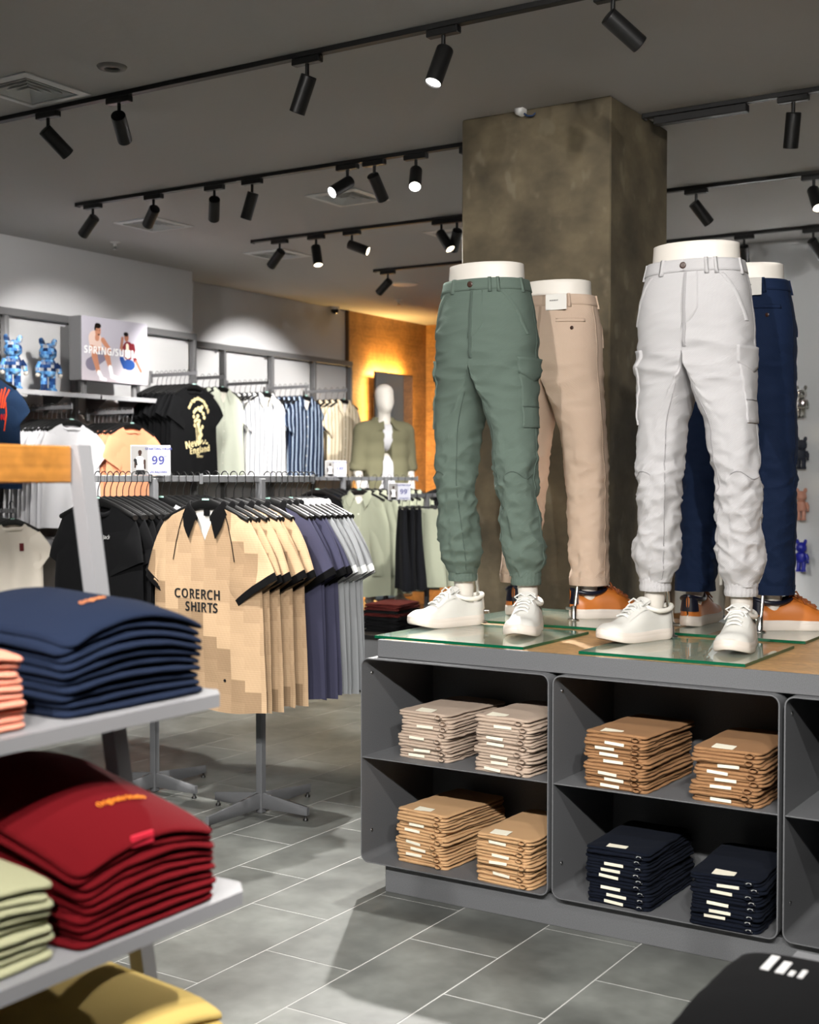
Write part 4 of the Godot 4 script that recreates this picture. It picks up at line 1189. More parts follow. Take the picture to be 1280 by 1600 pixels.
# o: L length, W half chest, H half hem, sl sleeve length, sa sleeve angle, sw sleeve half width, neck half, dip, fold, seed, open (V depth)
func garment_pt(o: Dictionary, u: float, v: float, front: bool) -> Vector3:
	var hw = lerpf(o.W, o.H, smoothstep(0.1, 1.0, v))
	if v < 0.28: hw = lerpf(0.212, hw, smoothstep(0.0, 0.28, v))
	var x = u * hw
	var yt = -0.098 - 0.072 * pow(absf(x) / 0.212, 1.25)
	var nk: float = o.neck
	if absf(x) < nk:
		var q = sqrt(maxf(0.0, 1.0 - pow(x / nk, 2.0)))
		yt -= (o.dip if front else 0.018) * q
		if front and o.get("open", 0.0) > 0.0: yt -= o.open * maxf(0.0, 1.0 - absf(x) / (nk * 0.62))
	var hem: float = -0.098 - o.L + 0.014 * pow(absf(u), 3.0) * o.get("shirt_tail", 0.0) + 0.006 * sin(u * 5.0 + o.seed)
	var y = lerpf(yt, hem, v)
	var vv: float = clampf((-0.1 - y) / o.L, 0.0, 1.0)
	var z = garment_wave(o, u, vv)
	z += garment_front_z(o, u, v) if front else -garment_front_z(o, u, v)
	return Vector3(x, y, z)
func garment(o: Dictionary) -> Dictionary:
	var d = {}
	var NU = 28
	var NV = 18
	var b = MB.new()
	for fr in [true, false]:
		var rows = []
		for j in NV + 1:
			var row = []
			for i in NU + 1: row.append(garment_pt(o, lerpf(-1, 1, float(i) / NU), pow(float(j) / NV, 1.15), fr))
			rows.append(row)
		b.grid(rows, false, fr)
	d.body = b.mesh()
	# sleeves: flattened tubes with an open end
	for si in 2:
		var s = -1.0 if si == 0 else 1.0
		b = MB.new()
		var cuff = MB.new()
		var a: float = o.sa + 0.12 * sin(o.seed * 3.0 + s)
		var rows = []
		var n = 9
		var crow = []
		for j in n:
			var t = float(j) / (n - 1)
			var bend: float = a + 0.18 * t
			var dir = Vector3(s * cos(bend), -sin(bend), 0)
			var per = Vector3(-s * sin(bend), -cos(bend), 0)
			var hh: float = lerpf(0.118, o.sw, pow(t, 0.7))
			var tip = Vector3(s * 0.190, -0.150, 0)
			var c = tip + dir * (o.sl + 0.02) * t + per * (hh * 0.95)
			var sway = 0.012 * sin(o.seed * 2.0 + s * 1.3) * t
			var row = []
			for k in 18:
				var an = TAU * k / 18
				var th = 0.013 + 0.010 * t + 0.004 * noise.get_noise_2d(t * 3.0 + o.seed, k * 0.6)
				row.append(c + per * (cos(an) * hh) + Vector3(0, 0, 1) * (sin(an) * th * s + sway + 0.005 * sin(t * 5.0 + cos(an) * 3.0 + o.seed)))
			rows.append(row)
			if t > 0.84: crow.append(row)
		b.grid(rows, true, true)
		var inr = []
		var mid = Vector3.ZERO
		for q in rows[-1]: mid += q / 18.0
		for q in rows[-1]: inr.append(q.lerp(mid, 0.12) - (rows[-1][0] - rows[-2][0]) * 0.8)
		b.grid([rows[-1], inr], true, true)
		d["sleeve%d" % si] = b.mesh()
		var band = []
		var r0: Array = rows[-1]
		var r1: Array = rows[-2]
		for q in [[0.82, 0.0], [0.80, 0.04], [-0.03, 0.04], [-0.05, -0.06]]:
			var row = []
			for k in 18:
				var pp: Vector3 = r0[k].lerp(r1[k], q[0])
				row.append(pp + (pp - mid.lerp(pp, 0.5)).normalized() * 0.0016 * (1.0 if q[1] > 0 else -0.5))
			band.append(row)
		cuff.grid(band, true, false)
		d["cuff%d" % si] = cuff.mesh()
	# neck rib or fold-over collar
	b = MB.new()
	var rows2 = []
	var col: bool = o.get("collar", false)
	var nk: float = o.neck
	var N = 26
	var amax = PI * (0.88 if o.get("open", 0.0) > 0.0 else 1.0)
	for i in N + 1:
		var a = lerpf(-amax, amax, float(i) / N)                       # 0 at the back, +-PI at the front
		var back = cos(a) > 0
		var x = sin(a) * (nk + 0.002)
		var uu = x / 0.22
		var q = absf(cos(a))
		var front_y: float = -o.dip * q - 0.0
		if not back and o.get("open", 0.0) > 0.0: front_y -= o.open * maxf(0.0, 1.0 - absf(x) / (nk * 0.62)) * 0.7
		var y = -0.098 - 0.072 * pow(absf(x) / 0.212, 1.25) + (-0.018 * q if back else front_y)
		var z = (-0.018 if back else 0.020) * q
		if col:
			var lap = smoothstep(0.35, 0.9, -cos(a))                  # collar points at the front
			var out = Vector3(signf(x) * 0.022 * minf(1.0, absf(x) / 0.03), 0, 0)
			rows2.append([Vector3(x, y - 0.004, z), Vector3(x * 0.96, y + 0.024 * (1.0 - 0.5 * lap), z * 0.9), Vector3(x * 1.0, y + 0.030 * (1.0 - 0.55 * lap), z * 1.0 + (0.002 if not back else -0.002)), Vector3(x * 1.08, y + 0.022 * (1.0 - lap), z * 1.25) + out * 0.3, Vector3(x * 1.1, y - 0.018 - 0.050 * lap, z * 1.3 + (0.006 if not back else -0.003)) + out * (1.0 + 0.5 * lap)])
		else:
			rows2.append([Vector3(x * 1.0, y - 0.017, z + (0.003 if not back else -0.003)), Vector3(x * 1.0, y - 0.008, z * 1.05 + (0.006 if not back else -0.005)), Vector3(x * 0.97, y + 0.001, z * 0.98), Vector3(x * 0.94, y - 0.002, z * 0.85)])
	b.grid(rows2, false, true)
	d.collar = b.mesh()
	if o.get("placket", false):
		b = MB.new()
		var rows3 = []
		for j in 13:
			var v = lerpf(0.02, 1.0, j / 12.0)
			var row = []
			for k in [[-0.075, 0.0], [-0.07, 0.0025], [0.07, 0.0025], [0.075, 0.0]]:
				row.append(garment_pt(o, k[0], v, true) + Vector3(0, 0, k[1] + 0.0006))
			rows3.append(row)
		b.grid(rows3, false, true)
		d.placket = b.mesh()
		b = MB.new()
		for j in 6:
			b.lathe([Vector2(0.0, 0.0), Vector2(0.006, 0.0), Vector2(0.006, 0.002), Vector2(0.0, 0.0025)], 8, Transform3D(Basis(Vector3.RIGHT, PI / 2), garment_pt(o, 0.0, 0.08 + 0.15 * j, true) + Vector3(0, 0, 0.003)))
		d.buttons = b.mesh()
	# the inside of the back neck
	b = MB.new()
	b.grid([[garment_pt(o, -0.33, 0.0, false) + Vector3(0, 0, 0.004), garment_pt(o, 0.0, 0.0, false) + Vector3(0, 0, 0.004), garment_pt(o, 0.33, 0.0, false) + Vector3(0, 0, 0.004)], [garment_pt(o, -0.33, 0.22, false) + Vector3(0, 0, 0.004), garment_pt(o, 0.0, 0.22, false) + Vector3(0, 0, 0.004), garment_pt(o, 0.33, 0.22, false) + Vector3(0, 0, 0.004)]], false, true)
	d.back_lining = b.mesh()
	d.o = o
	return d
# lays flat lettering or shapes on the front of a garment
func on_cloth(o: Dictionary, m: ArrayMesh, at: Vector2, lift := 0.0025) -> ArrayMesh:
	var b = MB.new()
	b.add(m)
	for i in b.p.size():
		var q = b.p[i]
		var X = at.x + q.x
		var Y = at.y + q.y
		var vv: float = clampf((-0.098 - Y) / o.L, 0.0, 1.0)
		var hw = lerpf(o.W, o.H, smoothstep(0.1, 1.0, vv))
		b.p[i] = Vector3(X, Y, garment_front_z(o, clampf(X / hw, -1, 1), vv) + garment_wave(o, clampf(X / hw, -1, 1), vv) + lift + q.z * 0.3)
	return b.mesh()
func text_mesh(s: String, size: float, bold := false) -> ArrayMesh:
	var t = TextMesh.new()
	t.text = s; t.font_size = 32; t.pixel_size = size / 32.0; t.depth = 0.001; t.curve_step = 2.0
	var f = SystemFont.new()
	f.font_names = PackedStringArray(["Droid Sans"])
	if bold: f.font_weight = 700
	t.font = f
	var am = ArrayMesh.new()
	am.add_surface_from_arrays(Mesh.PRIMITIVE_TRIANGLES, t.surface_get_arrays(0))
	return am
func hang(G: Dictionary, at: Vector3, turn: float, m: Material, label: String, group: String, opt: Dictionary = {}) -> Node3D:
	var hm = std("hanger_black", Color(0.035, 0.036, 0.038), 0.4)
	var hk: Material = std("hook_steel", Color(0.35, 0.35, 0.36), 0.3, 1.0) if opt.get("steel_hook", false) else hm
	var h = thing("clothes_hanger", "hanger of " + label, "hanger", at, turn, "black plastic hangers")
	part(h, "hook", HG.hook, hk)
	part(h, "shoulders", HG.shoulders, hm)
	if opt.get("mark", false): part(h, "logo_strip", HG.mark, std("mark_mint", Color(0.62, 0.78, 0.74), 0.6))
	var t = thing(opt.get("called", "hanging_shirt"), label, opt.get("cat", "shirt"), at, turn, group)
	part(t, "body", G.body, m)
	part(t, "sleeve", G.sleeve0, m); part(t, "sleeve", G.sleeve1, m)
	part(t, "collar", G.collar, opt.get("trim", m))
	if opt.has("cuff"):
		part(t, "cuff", G.cuff0, opt.cuff); part(t, "cuff", G.cuff1, opt.cuff)
	if G.has("placket"):
		part(t, "placket", G.placket, m)
		part(t, "buttons", G.buttons, std("shirt_button", Color(0.85, 0.84, 0.8), 0.4))
	if opt.has("lining"): part(t, "back_lining", G.back_lining, opt.lining)
	return t
func variants(base: Dictionary, n: int, s0: float) -> Array:
	var out = []
	for k in n:
		var o = base.duplicate()
		o.seed = s0 + k * 1.7
		out.append(garment(o))
	return out
# a run of n garments from a to b along a rail; names from the end at a
func row_of(Gs: Array, a: Vector3, b: Vector3, n: int, turn: float, mt: Array, what, where: String, group: String, opt: Dictionary = {}, jit := 0.05) -> Array:
	var out = []
	for i in n:
		var p = a.lerp(b, (i + 0.0) / maxf(1.0, n - 1.0)) + Vector3(0, 0, 0)
		var wh = what[i % what.size()] if what is Array else what
		var label = "%s, %s from front %s" % [wh, nth(i), where] if i > 0 else "%s, foremost %s" % [wh, where]
		var o = opt.duplicate()
		o.mark = i == 0
		out.append(hang(Gs[i % Gs.size()], p, turn + (rng.randf_range(-jit, jit) if i > 0 else 0.0), mt[i % mt.size()], label, group, o))
	return out

# ---- the clothes wall -----------------------------------------------------------------------------------------------------
func stripe_tex(bg: Color, st: Color, period: int, wid: int, st2 := Color(0, 0, 0, 0)) -> ImageTexture:
	return img_tex(256, 32, func(x, y):
		var k: int = x % period
		var c = st if k < wid else bg
		if st2.a > 0 and k >= period / 2 and k < period / 2 + 2: c = st2
		return c.darkened(0.04 * ((x * 7 + y * 13) % 3)))
func disc(r: float, n := 10) -> ArrayMesh:
	var b = MB.new(); b.lathe([Vector2(0, 0), Vector2(r, 0), Vector2(r, 0.0008), Vector2(0, 0.001)], n, Transform3D(Basis(Vector3.RIGHT, PI / 2), Vector3.ZERO)); return b.mesh()
func arm(at: Vector3, ln: float, label: String) -> void:
	var t = thing("wall_rail", label, "rail", at, 0.0, "face-out arms of the clothes wall")
	var st = std("arm_grey", Color(0.42, 0.42, 0.43), 0.45)
	part(t, "bar", boxm(Vector3(ln, 0.026, 0.010), 0.002, Vector3(ln / 2, -0.010, 0)), st)
	part(t, "bracket", boxm(Vector3(0.012, 0.09, 0.03), 0.002, Vector3(0.006, -0.02, 0)), st)
	part(t, "end_stop", boxm(Vector3(0.006, 0.034, 0.012), 0.001, Vector3(ln, -0.006, 0)), st)
func left_wall() -> void:
	HG = hanger_meshes()
	var fr = std("frame_grey", Color(0.40, 0.40, 0.405), 0.45)
	var white = wall_mat("bay_white", Color(0.75, 0.75, 0.755))
	var taupe = wall_mat("bay_taupe", Color(0.56, 0.53, 0.51))
	# two framed bays: header, uprights, back boards
	for w in 2:
		var X: float = WALL_A if w == 0 else WALL_B
		var ups: Array = [-4.70, -5.32, -5.94, -6.555, -7.17, -7.80] if w == 0 else [-7.93, -8.563, -9.217, -9.85, -10.44]
		var t = thing("wall_frame", "grey metal bay frame on the clothes wall, the run " + ("under the lit poster" if w == 0 else "holding the buttoned shirts"), "frame", Vector3(X, 0, 0), 0.0, "bay frames of the clothes wall")
		var z0: float = ups[0] + 0.02
		var z1: float = ups[-1] - 0.02
		part(t, "header", boxm(Vector3(0.05, 0.05, z0 - z1), 0.003, Vector3(0.05, 2.478, (z0 + z1) / 2)), fr)
		for z in ups: part(t, "upright", boxm(Vector3(0.05, 2.45, 0.032), 0.003, Vector3(0.05, 1.227, z)), fr)
		for i in ups.size() - 1:
			var zc: float = (ups[i] + ups[i + 1]) / 2
			var zw: float = absf(ups[i] - ups[i + 1]) - 0.04
			part(t, "back_board", boxm(Vector3(0.012, 0.62 if w == 0 else 1.45, zw), 0.001, Vector3(0.014, 2.14 if w == 0 else 1.72, zc)), white)
			part(t, "back_board", boxm(Vector3(0.012, 1.82 if w == 0 else 0.98, zw), 0.001, Vector3(0.014, 0.912 if w == 0 else 0.492, zc)), taupe)
			part(t, "clip", boxm(Vector3(0.02, 0.012, 0.035), 0.002, Vector3(0.07, 2.445, ups[i + 1] + 0.06)), std("spot_black", Color(0.055, 0.055, 0.057), 0.42))
	# shelf with two figures and the poster box
	for a in [[-5.35, -6.51, "carrying the patchwork figures"], [-6.525, -7.10, "under the lit poster"]]:
		var s = thing("wall_shelf", "thin grey metal wall shelf " + a[2], "shelf", Vector3(WALL_A, 1.945, (a[0] + a[1]) / 2), 0.0, "wall shelves")
		var ln: float = a[0] - a[1]
		part(s, "board", boxm(Vector3(0.30, 0.006, ln), 0.001, Vector3(0.20, -0.003, 0)), std("shelf_grey", Color(0.56, 0.56, 0.57), 0.45))
		part(s, "lip", boxm(Vector3(0.004, 0.032, ln), 0.001, Vector3(0.352, -0.016, 0)), std("shelf_grey", Color(0.56, 0.56, 0.57), 0.45))
		for q in [0.28, -0.28]:
			var b = MB.new()
			b.face([Vector3(0.06, -0.006, q * ln), Vector3(0.30, -0.006, q * ln), Vector3(0.06, -0.16, q * ln)])
			b.box(Vector3(0.18, -0.012, q * ln), Vector3(0.24, 0.012, 0.012))
			part(s, "bracket", b.mesh(), fr)
	var pt = img_tex(256, 256, func(x, y):
		var cx = int(x / 22.0 + 0.4 * sin(floorf(y / 18.0) * 2.1))
		var cy = int(y / 18.0)
		var h = fposmod(sin(cx * 12.9898 + cy * 78.233) * 43758.5453, 1.0)
		var pal = [Color(0.07, 0.12, 0.24), Color(0.45, 0.65, 0.83), Color(0.17, 0.33, 0.55), Color(0.33, 0.55, 0.76), Color(0.09, 0.2, 0.38), Color(0.62, 0.62, 0.62)]
		var c: Color = pal[int(h * 5.6)]
		return c.darkened(0.12 * ((x + y * 3) % 4) / 3.0))
	var pm = printed("denim_patch", pt, 0.9); tri(pm, 3.2)
	figure(Vector3(-6.78, 1.946, -5.86), PI / 2 - 0.25, 0.37, pm, std("figure_hand", Color(0.62, 0.6, 0.57), 0.8), "blue denim patchwork bear figure on the wall shelf, away from the poster")
	figure(Vector3(-6.76, 1.946, -6.14), PI / 2 - 0.25, 0.37, pm, std("figure_hand", Color(0.62, 0.6, 0.57), 0.8), "blue denim patchwork bear figure on the wall shelf, beside the poster")
	poster()
	# garments of the wall
	var tee = {"L": 0.70, "W": 0.245, "H": 0.262, "sl": 0.19, "sa": 0.76, "sw": 0.105, "neck": 0.088, "dip": 0.045, "fold": 0.012, "seed": 1.0}
	var T = variants(tee, 3, 1.0)
	var shirt = {"L": 0.70, "W": 0.25, "H": 0.265, "sl": 0.22, "sa": 0.80, "sw": 0.112, "neck": 0.085, "dip": 0.03, "fold": 0.013, "seed": 2.0, "open": 0.10, "collar": true, "placket": true, "shirt_tail": 1.0}
	var S = variants(shirt, 3, 2.0)
	var F = PI / 2       # face-out: looks along +x
	var y0 = 1.845
	# white tees
	arm(Vector3(WALL_A + 0.07, y0, -6.10), 0.44, "grey face-out arm holding the white tees")
	var wt = cloth("white_jersey", Color(0.76, 0.76, 0.775), "knit", 0.95, 12.0, 0.3)
	var r = row_of(T, Vector3(-6.50, y0, -6.10), Vector3(-6.86, y0, -6.10), 9, F, [wt], "white cotton tee on clothes wall", "on its rail", "white tees on the clothes wall", {"steel_hook": true, "called": "hanging_tee", "cat": "t-shirt"})
	part(r[0], "print", on_cloth(T[0].o, text_mesh("CÔTE D'AZUR", 0.045), Vector2(0.01, -0.30)), std("ink_grey", Color(0.28, 0.30, 0.36), 0.9), Vector3.ZERO, "grey serif lettering")
	# peach tees
	arm(Vector3(WALL_A + 0.07, y0 - 0.005, -6.66), 0.44, "grey face-out arm holding the peach tees")
	var pe = cloth("peach_jersey", Color(0.86, 0.57, 0.43), "knit", 0.95, 12.0, 0.3)
	r = row_of(T, Vector3(-6.50, y0 - 0.005, -6.66), Vector3(-6.86, y0 - 0.005, -6.66), 10, F, [pe], "peach cotton tee on clothes wall", "on its rail", "peach tees on the clothes wall", {"steel_hook": true, "called": "hanging_tee", "cat": "t-shirt"})
	var pr = MB.new()
	for k in 26:
		var a = k * 2.4
		var rr = 0.062 * sqrt(k / 26.0)
		pr.add(disc(0.006 + 0.003 * sin(k * 1.7)), Transform3D(Basis(), Vector3(cos(a) * rr, sin(a) * rr * 1.2, 0)))
	for k in 24: pr.add(disc(0.005, 6), Transform3D(Basis(), Vector3(cos(TAU * k / 24) * 0.085, sin(TAU * k / 24) * 0.10, 0)))
	part(r[0], "print", on_cloth(T[0].o, pr.mesh(), Vector2(0.06, -0.36)), std("ink_grey", Color(0.28, 0.30, 0.36), 0.9), Vector3.ZERO, "grey round emblem print")
	# navy tee with orange print at the near end
	arm(Vector3(WALL_A + 0.07, 2.10, -5.42), 0.44, "grey face-out arm holding the blue printed tees")
	var nb = cloth("blue_jersey", Color(0.10, 0.17, 0.27), "knit", 0.95, 12.0, 0.3)
	r = row_of(T, Vector3(-6.50, 2.10, -5.42), Vector3(-6.80, 2.10, -5.42), 4, F, [nb], "dark blue tee on clothes wall", "on its rail", "dark blue tees on the clothes wall", {"steel_hook": true, "called": "hanging_tee", "cat": "t-shirt"})
	pr = MB.new()
	for k in 5: pr.tube([Vector3(-0.02 + 0.018 * k, -0.06, 0), Vector3(-0.01 + 0.02 * k, 0.01, 0), Vector3(-0.015 + 0.03 * k, 0.06 + 0.01 * (k % 2), 0)], 0.007, 5)
	pr.tube([Vector3(0.07, -0.02, 0), Vector3(0.075, -0.10, 0), Vector3(0.06, -0.2, 0)], 0.006, 5)
	part(r[0], "print", on_cloth(T[0].o, pr.mesh(), Vector2(0.05, -0.24)), std("ink_orange", Color(0.86, 0.25, 0.06), 0.8), Vector3.ZERO, "orange hand print")
	part(r[0], "lettering", on_cloth(T[0].o, text_mesh("SEASON", 0.05, true), Vector2(0.02, -0.355), 0.004), std("ink_red", Color(0.80, 0.05, 0.10), 0.8), Vector3.ZERO, "red lettering")
	# black tees with the cream print
	arm(Vector3(WALL_A + 0.07, 2.15, -7.30), 0.46, "grey face-out arm holding the black printed tees")
	var bk = cloth("black_jersey", Color(0.028, 0.03, 0.036), "knit", 0.95, 12.0, 0.3)
	r = row_of(T, Vector3(-6.50, 2.15, -7.30), Vector3(-6.86, 2.15, -7.30), 9, F, [bk], "black cotton tee on clothes wall", "on its rail", "black tees on the clothes wall", {"steel_hook": true, "called": "hanging_tee", "cat": "t-shirt"})
	flower_print(r[0], T[0].o)
	# four runs of buttoned shirts on the far bay
	var sage = cloth("sage_linen", Color(0.74, 0.76, 0.70), "twill", 0.95, 8.0, 0.4)
	var ws = printed("white_stripe", stripe_tex(Color(0.88, 0.88, 0.87), Color(0.52, 0.53, 0.56), 32, 11), 0.95, Vector3(2.1, 2.1, 1))
	var ns = printed("navy_stripe", stripe_tex(Color(0.045, 0.075, 0.15), Color(0.62, 0.68, 0.76), 32, 9, Color(0.30, 0.38, 0.5)), 0.9, Vector3(2.3, 2.3, 1))
	var cs = printed("cream_stripe", stripe_tex(Color(0.86, 0.81, 0.71), Color(0.64, 0.57, 0.46), 32, 8), 0.95, Vector3(2.3, 2.3, 1))
	var ln = std("shirt_lining", Color(0.86, 0.84, 0.8), 0.9)
	for a in [[-8.02, 2.185, sage, "pale sage linen shirt", 6, "sage"], [-8.58, 2.175, ws, "white shirt with grey stripes", 7, "white striped"], [-9.13, 2.175, ns, "navy shirt with pale stripes", 7, "navy striped"], [-9.70, 2.175, cs, "cream shirt with fine stripes", 6, "cream striped"]]:
		arm(Vector3(WALL_B + 0.07, a[1], a[0]), 0.46, "grey face-out arm holding the %s shirts" % a[5])
		row_of(S, Vector3(-6.84, a[1], a[0]), Vector3(-7.18, a[1], a[0]), a[4], F, [a[2]], a[3] + " on clothes wall", "on its rail", a[5] + " shirts on the clothes wall", {"steel_hook": true, "lining": ln})
	# lower tier in the near bay
	arm(Vector3(WALL_A + 0.07, 1.17, -5.62), 0.44, "grey face-out arm holding the low cream tee")
	r = row_of(T, Vector3(-6.50, 1.20, -5.60), Vector3(-6.80, 1.20, -5.60), 4, F, [cloth("cream_jersey", Color(0.84, 0.81, 0.76), "knit", 0.95, 12.0, 0.3)], "cream tee low on wall", "on its rail", "cream tees low on the clothes wall", {"steel_hook": true, "called": "hanging_tee", "cat": "t-shirt"})
	part(r[0], "chest_badge", on_cloth(T[0].o, boxm(Vector3(0.035, 0.05, 0.001)), Vector2(0.06, -0.27)), std("ink_maroon", Color(0.35, 0.05, 0.08), 0.8), Vector3.ZERO, "small maroon chest badge")
	# a low shelf with folded tees under the white ones
	var sh = thing("wall_shelf", "low grey wall shelf under the white tees", "shelf", Vector3(WALL_A, 0.88, -6.3), 0.0, "wall shelves")
	part(sh, "board", boxm(Vector3(0.36, 0.02, 1.2), 0.002, Vector3(0.25, -0.01, 0)), fr)
	var fm = folded_mesh(0.3, 0.34, 0.022, 5.0, 0.003)
	for k in 4: solo("folded_tee", fm, wt, ["lowest", "second", "third", "topmost"][k] + " folded white tee in the pile on the low wall shelf", "t-shirt", Vector3(WALL_A + 0.25, 0.882 + 0.023 * k, -6.25), 0.1, "folded white tees on the low shelf")
	# security camera
	var o = thing("security_camera", "small dome security camera on the wall beside the oak panelling", "camera", on_x(523, 487, WALL_B + 0.06))
	var b = MB.new()
	b.lathe([Vector2(0.045, 0.02), Vector2(0.05, 0.045), Vector2(0.045, 0.06), Vector2(0.0, 0.06)], 18)
	part(o, "housing", b.mesh(), std("white_plastic", Color(0.8, 0.8, 0.79), 0.4))
	b = MB.new(); b.lathe([Vector2(0.0, -0.022), Vector2(0.022, -0.016), Vector2(0.036, 0.0), Vector2(0.04, 0.02)], 18)
	part(o, "dome", b.mesh(), std("dome_black", Color(0.02, 0.02, 0.022), 0.15))

func flower_print(t: Node, o: Dictionary) -> void:
	var ink = std("ink_cream", Color(0.83, 0.77, 0.58), 0.85)
	# arched lettering
	var words = "Great England Dreams Supply Co."
	var arc = MB.new()
	for k in words.length():
		if words[k] == " ": continue
		var a = lerpf(2.65, 0.25, float(k) / (words.length() - 1))
		arc.add(text_mesh(words[k], 0.034, true), Transform3D(Basis(Vector3.BACK, a - PI / 2), Vector3(cos(a) * 0.115, sin(a) * 0.135, 0)))
	part(t, "arched_lettering", on_cloth(o, arc.mesh(), Vector2(0.03, -0.33)), ink, Vector3.ZERO, "arched cream lettering")
	var fl = MB.new()                                              # a bunch of blossoms with stems
	var g = RandomNumberGenerator.new()
	g.seed = 4
	for k in 30:
		var yy = lerpf(0.11, -0.15, k / 29.0)
		var half_w = 0.062 * sqrt(clampf(1.0 - pow((yy - 0.02) / 0.16, 2.0), 0.04, 1.0))
		var c = Vector3(half_w * g.randf_range(-1.0, 1.0), yy + g.randf_range(-0.012, 0.012), 0)
		for p in 5:
			var a = TAU * p / 5 + k
			fl.add(disc(0.0066, 7), Transform3D(Basis(), c + Vector3(cos(a), sin(a), 0) * 0.0088))
	for k in 4: fl.tube([Vector3(-0.02 + 0.012 * k, -0.16, 0), Vector3(-0.03 + 0.02 * k, -0.04, 0)], 0.003, 4)
	for k in 7: fl.add(disc(0.008, 7), Transform3D(Basis(), Vector3(0.03 + 0.013 * k, -0.155 + 0.012 * sin(k * 2.0), 0)))
	part(t, "flower_print", on_cloth(o, fl.mesh(), Vector2(0.03, -0.36)), ink, Vector3.ZERO, "cream blossom print")
	var sc = MB.new()
	sc.add(text_mesh("New", 0.072, true), Transform3D(Basis(Vector3.BACK, 0.2), Vector3(-0.06, 0.03, 0)))
	sc.add(text_mesh("England", 0.062, true), Transform3D(Basis(Vector3.BACK, 0.12), Vector3(0.03, -0.012, 0)))
	sc.add(text_mesh("SUPPLY", 0.022, true), Transform3D(Basis(), Vector3(0.03, -0.062, 0)))
	part(t, "script_lettering", on_cloth(o, sc.mesh(), Vector2(0.02, -0.56)), ink, Vector3.ZERO, "cream script lettering")

# a plain toy bear figure standing on its feet
func figure(at: Vector3, turn: float, h: float, m: Material, hand: Material, label: String, mount := false) -> void:
	var t = thing("bear_figure", label, "figure", at, turn, "toy bear figures" if not mount else "small toy figures on the far wall")
	var k = h / 0.37
	var b = MB.new()
	b.lathe([Vector2(0.0, 0.100), Vector2(0.045, 0.102), Vector2(0.058, 0.13), Vector2(0.056, 0.19), Vector2(0.045, 0.215), Vector2(0.0, 0.218)], 18, Transform3D().scaled(Vector3.ONE * k), 1.0, 0.72)
	part(t, "torso", b.mesh(), m)
	b = MB.new()
	b.lathe([Vector2(0.0, 0.212), Vector2(0.035, 0.215), Vector2(0.058, 0.24), Vector2(0.06, 0.275), Vector2(0.045, 0.31), Vector2(0.02, 0.325), Vector2(0.0, 0.328)], 18, Transform3D().scaled(Vector3.ONE * k), 1.0, 0.9)
	var hd = part(t, "head", b.mesh(), m)
	for s in [-1.0, 1.0]:
		b = MB.new()
		b.lathe([Vector2(0.0, -0.02), Vector2(0.018, -0.016), Vector2(0.022, 0.01), Vector2(0.015, 0.032), Vector2(0.0, 0.038)], 12, Transform3D(Basis(Vector3.BACK, -s * 0.35), Vector3(s * 0.042, 0.325, 0) * k).scaled_local(Vector3.ONE * k), 1.0, 0.6)
		part(hd, "ear", b.mesh(), m)
		b = MB.new()
		b.tube([Vector3(s * 0.058, 0.195, 0) * k, Vector3(s * 0.078, 0.16, 0.005) * k, Vector3(s * 0.082, 0.125, 0.012) * k], [0.017 * k, 0.018 * k, 0.015 * k], 10)
		var ar = part(t, "arm", b.mesh(), m)
		b = MB.new(); b.lathe([Vector2(0.0, -0.018), Vector2(0.014, -0.012), Vector2(0.016, 0.004), Vector2(0.0, 0.016)], 10, Transform3D(Basis(), Vector3(s * 0.083, 0.112, 0.015) * k).scaled_local(Vector3.ONE * k))
		part(ar, "hand", b.mesh(), hand)
		b = MB.new()
		b.lathe([Vector2(0.026, 0.0), Vector2(0.028, 0.012), Vector2(0.023, 0.03), Vector2(0.024, 0.108), Vector2(0.0, 0.112)], 12, Transform3D(Basis(), Vector3(s * 0.03, 0, 0) * k).scaled_local(Vector3.ONE * k))
		b.lathe([Vector2(0.024, 0.0), Vector2(0.026, 0.01), Vector2(0.018, 0.022), Vector2(0.0, 0.026)], 12, Transform3D(Basis(), Vector3(s * 0.031, 0, 0.02) * k).scaled_local(Vector3.ONE * k))
		part(t, "leg", b.mesh(), m)
	b = MB.new(); b.lathe([Vector2(0.0, -0.02), Vector2(0.02, -0.01), Vector2(0.022, 0.0), Vector2(0.0, 0.014)], 12, Transform3D(Basis(), Vector3(0, 0.258, 0.055) * k).scaled_local(Vector3.ONE * k))
	part(hd, "muzzle", b.mesh(), m)

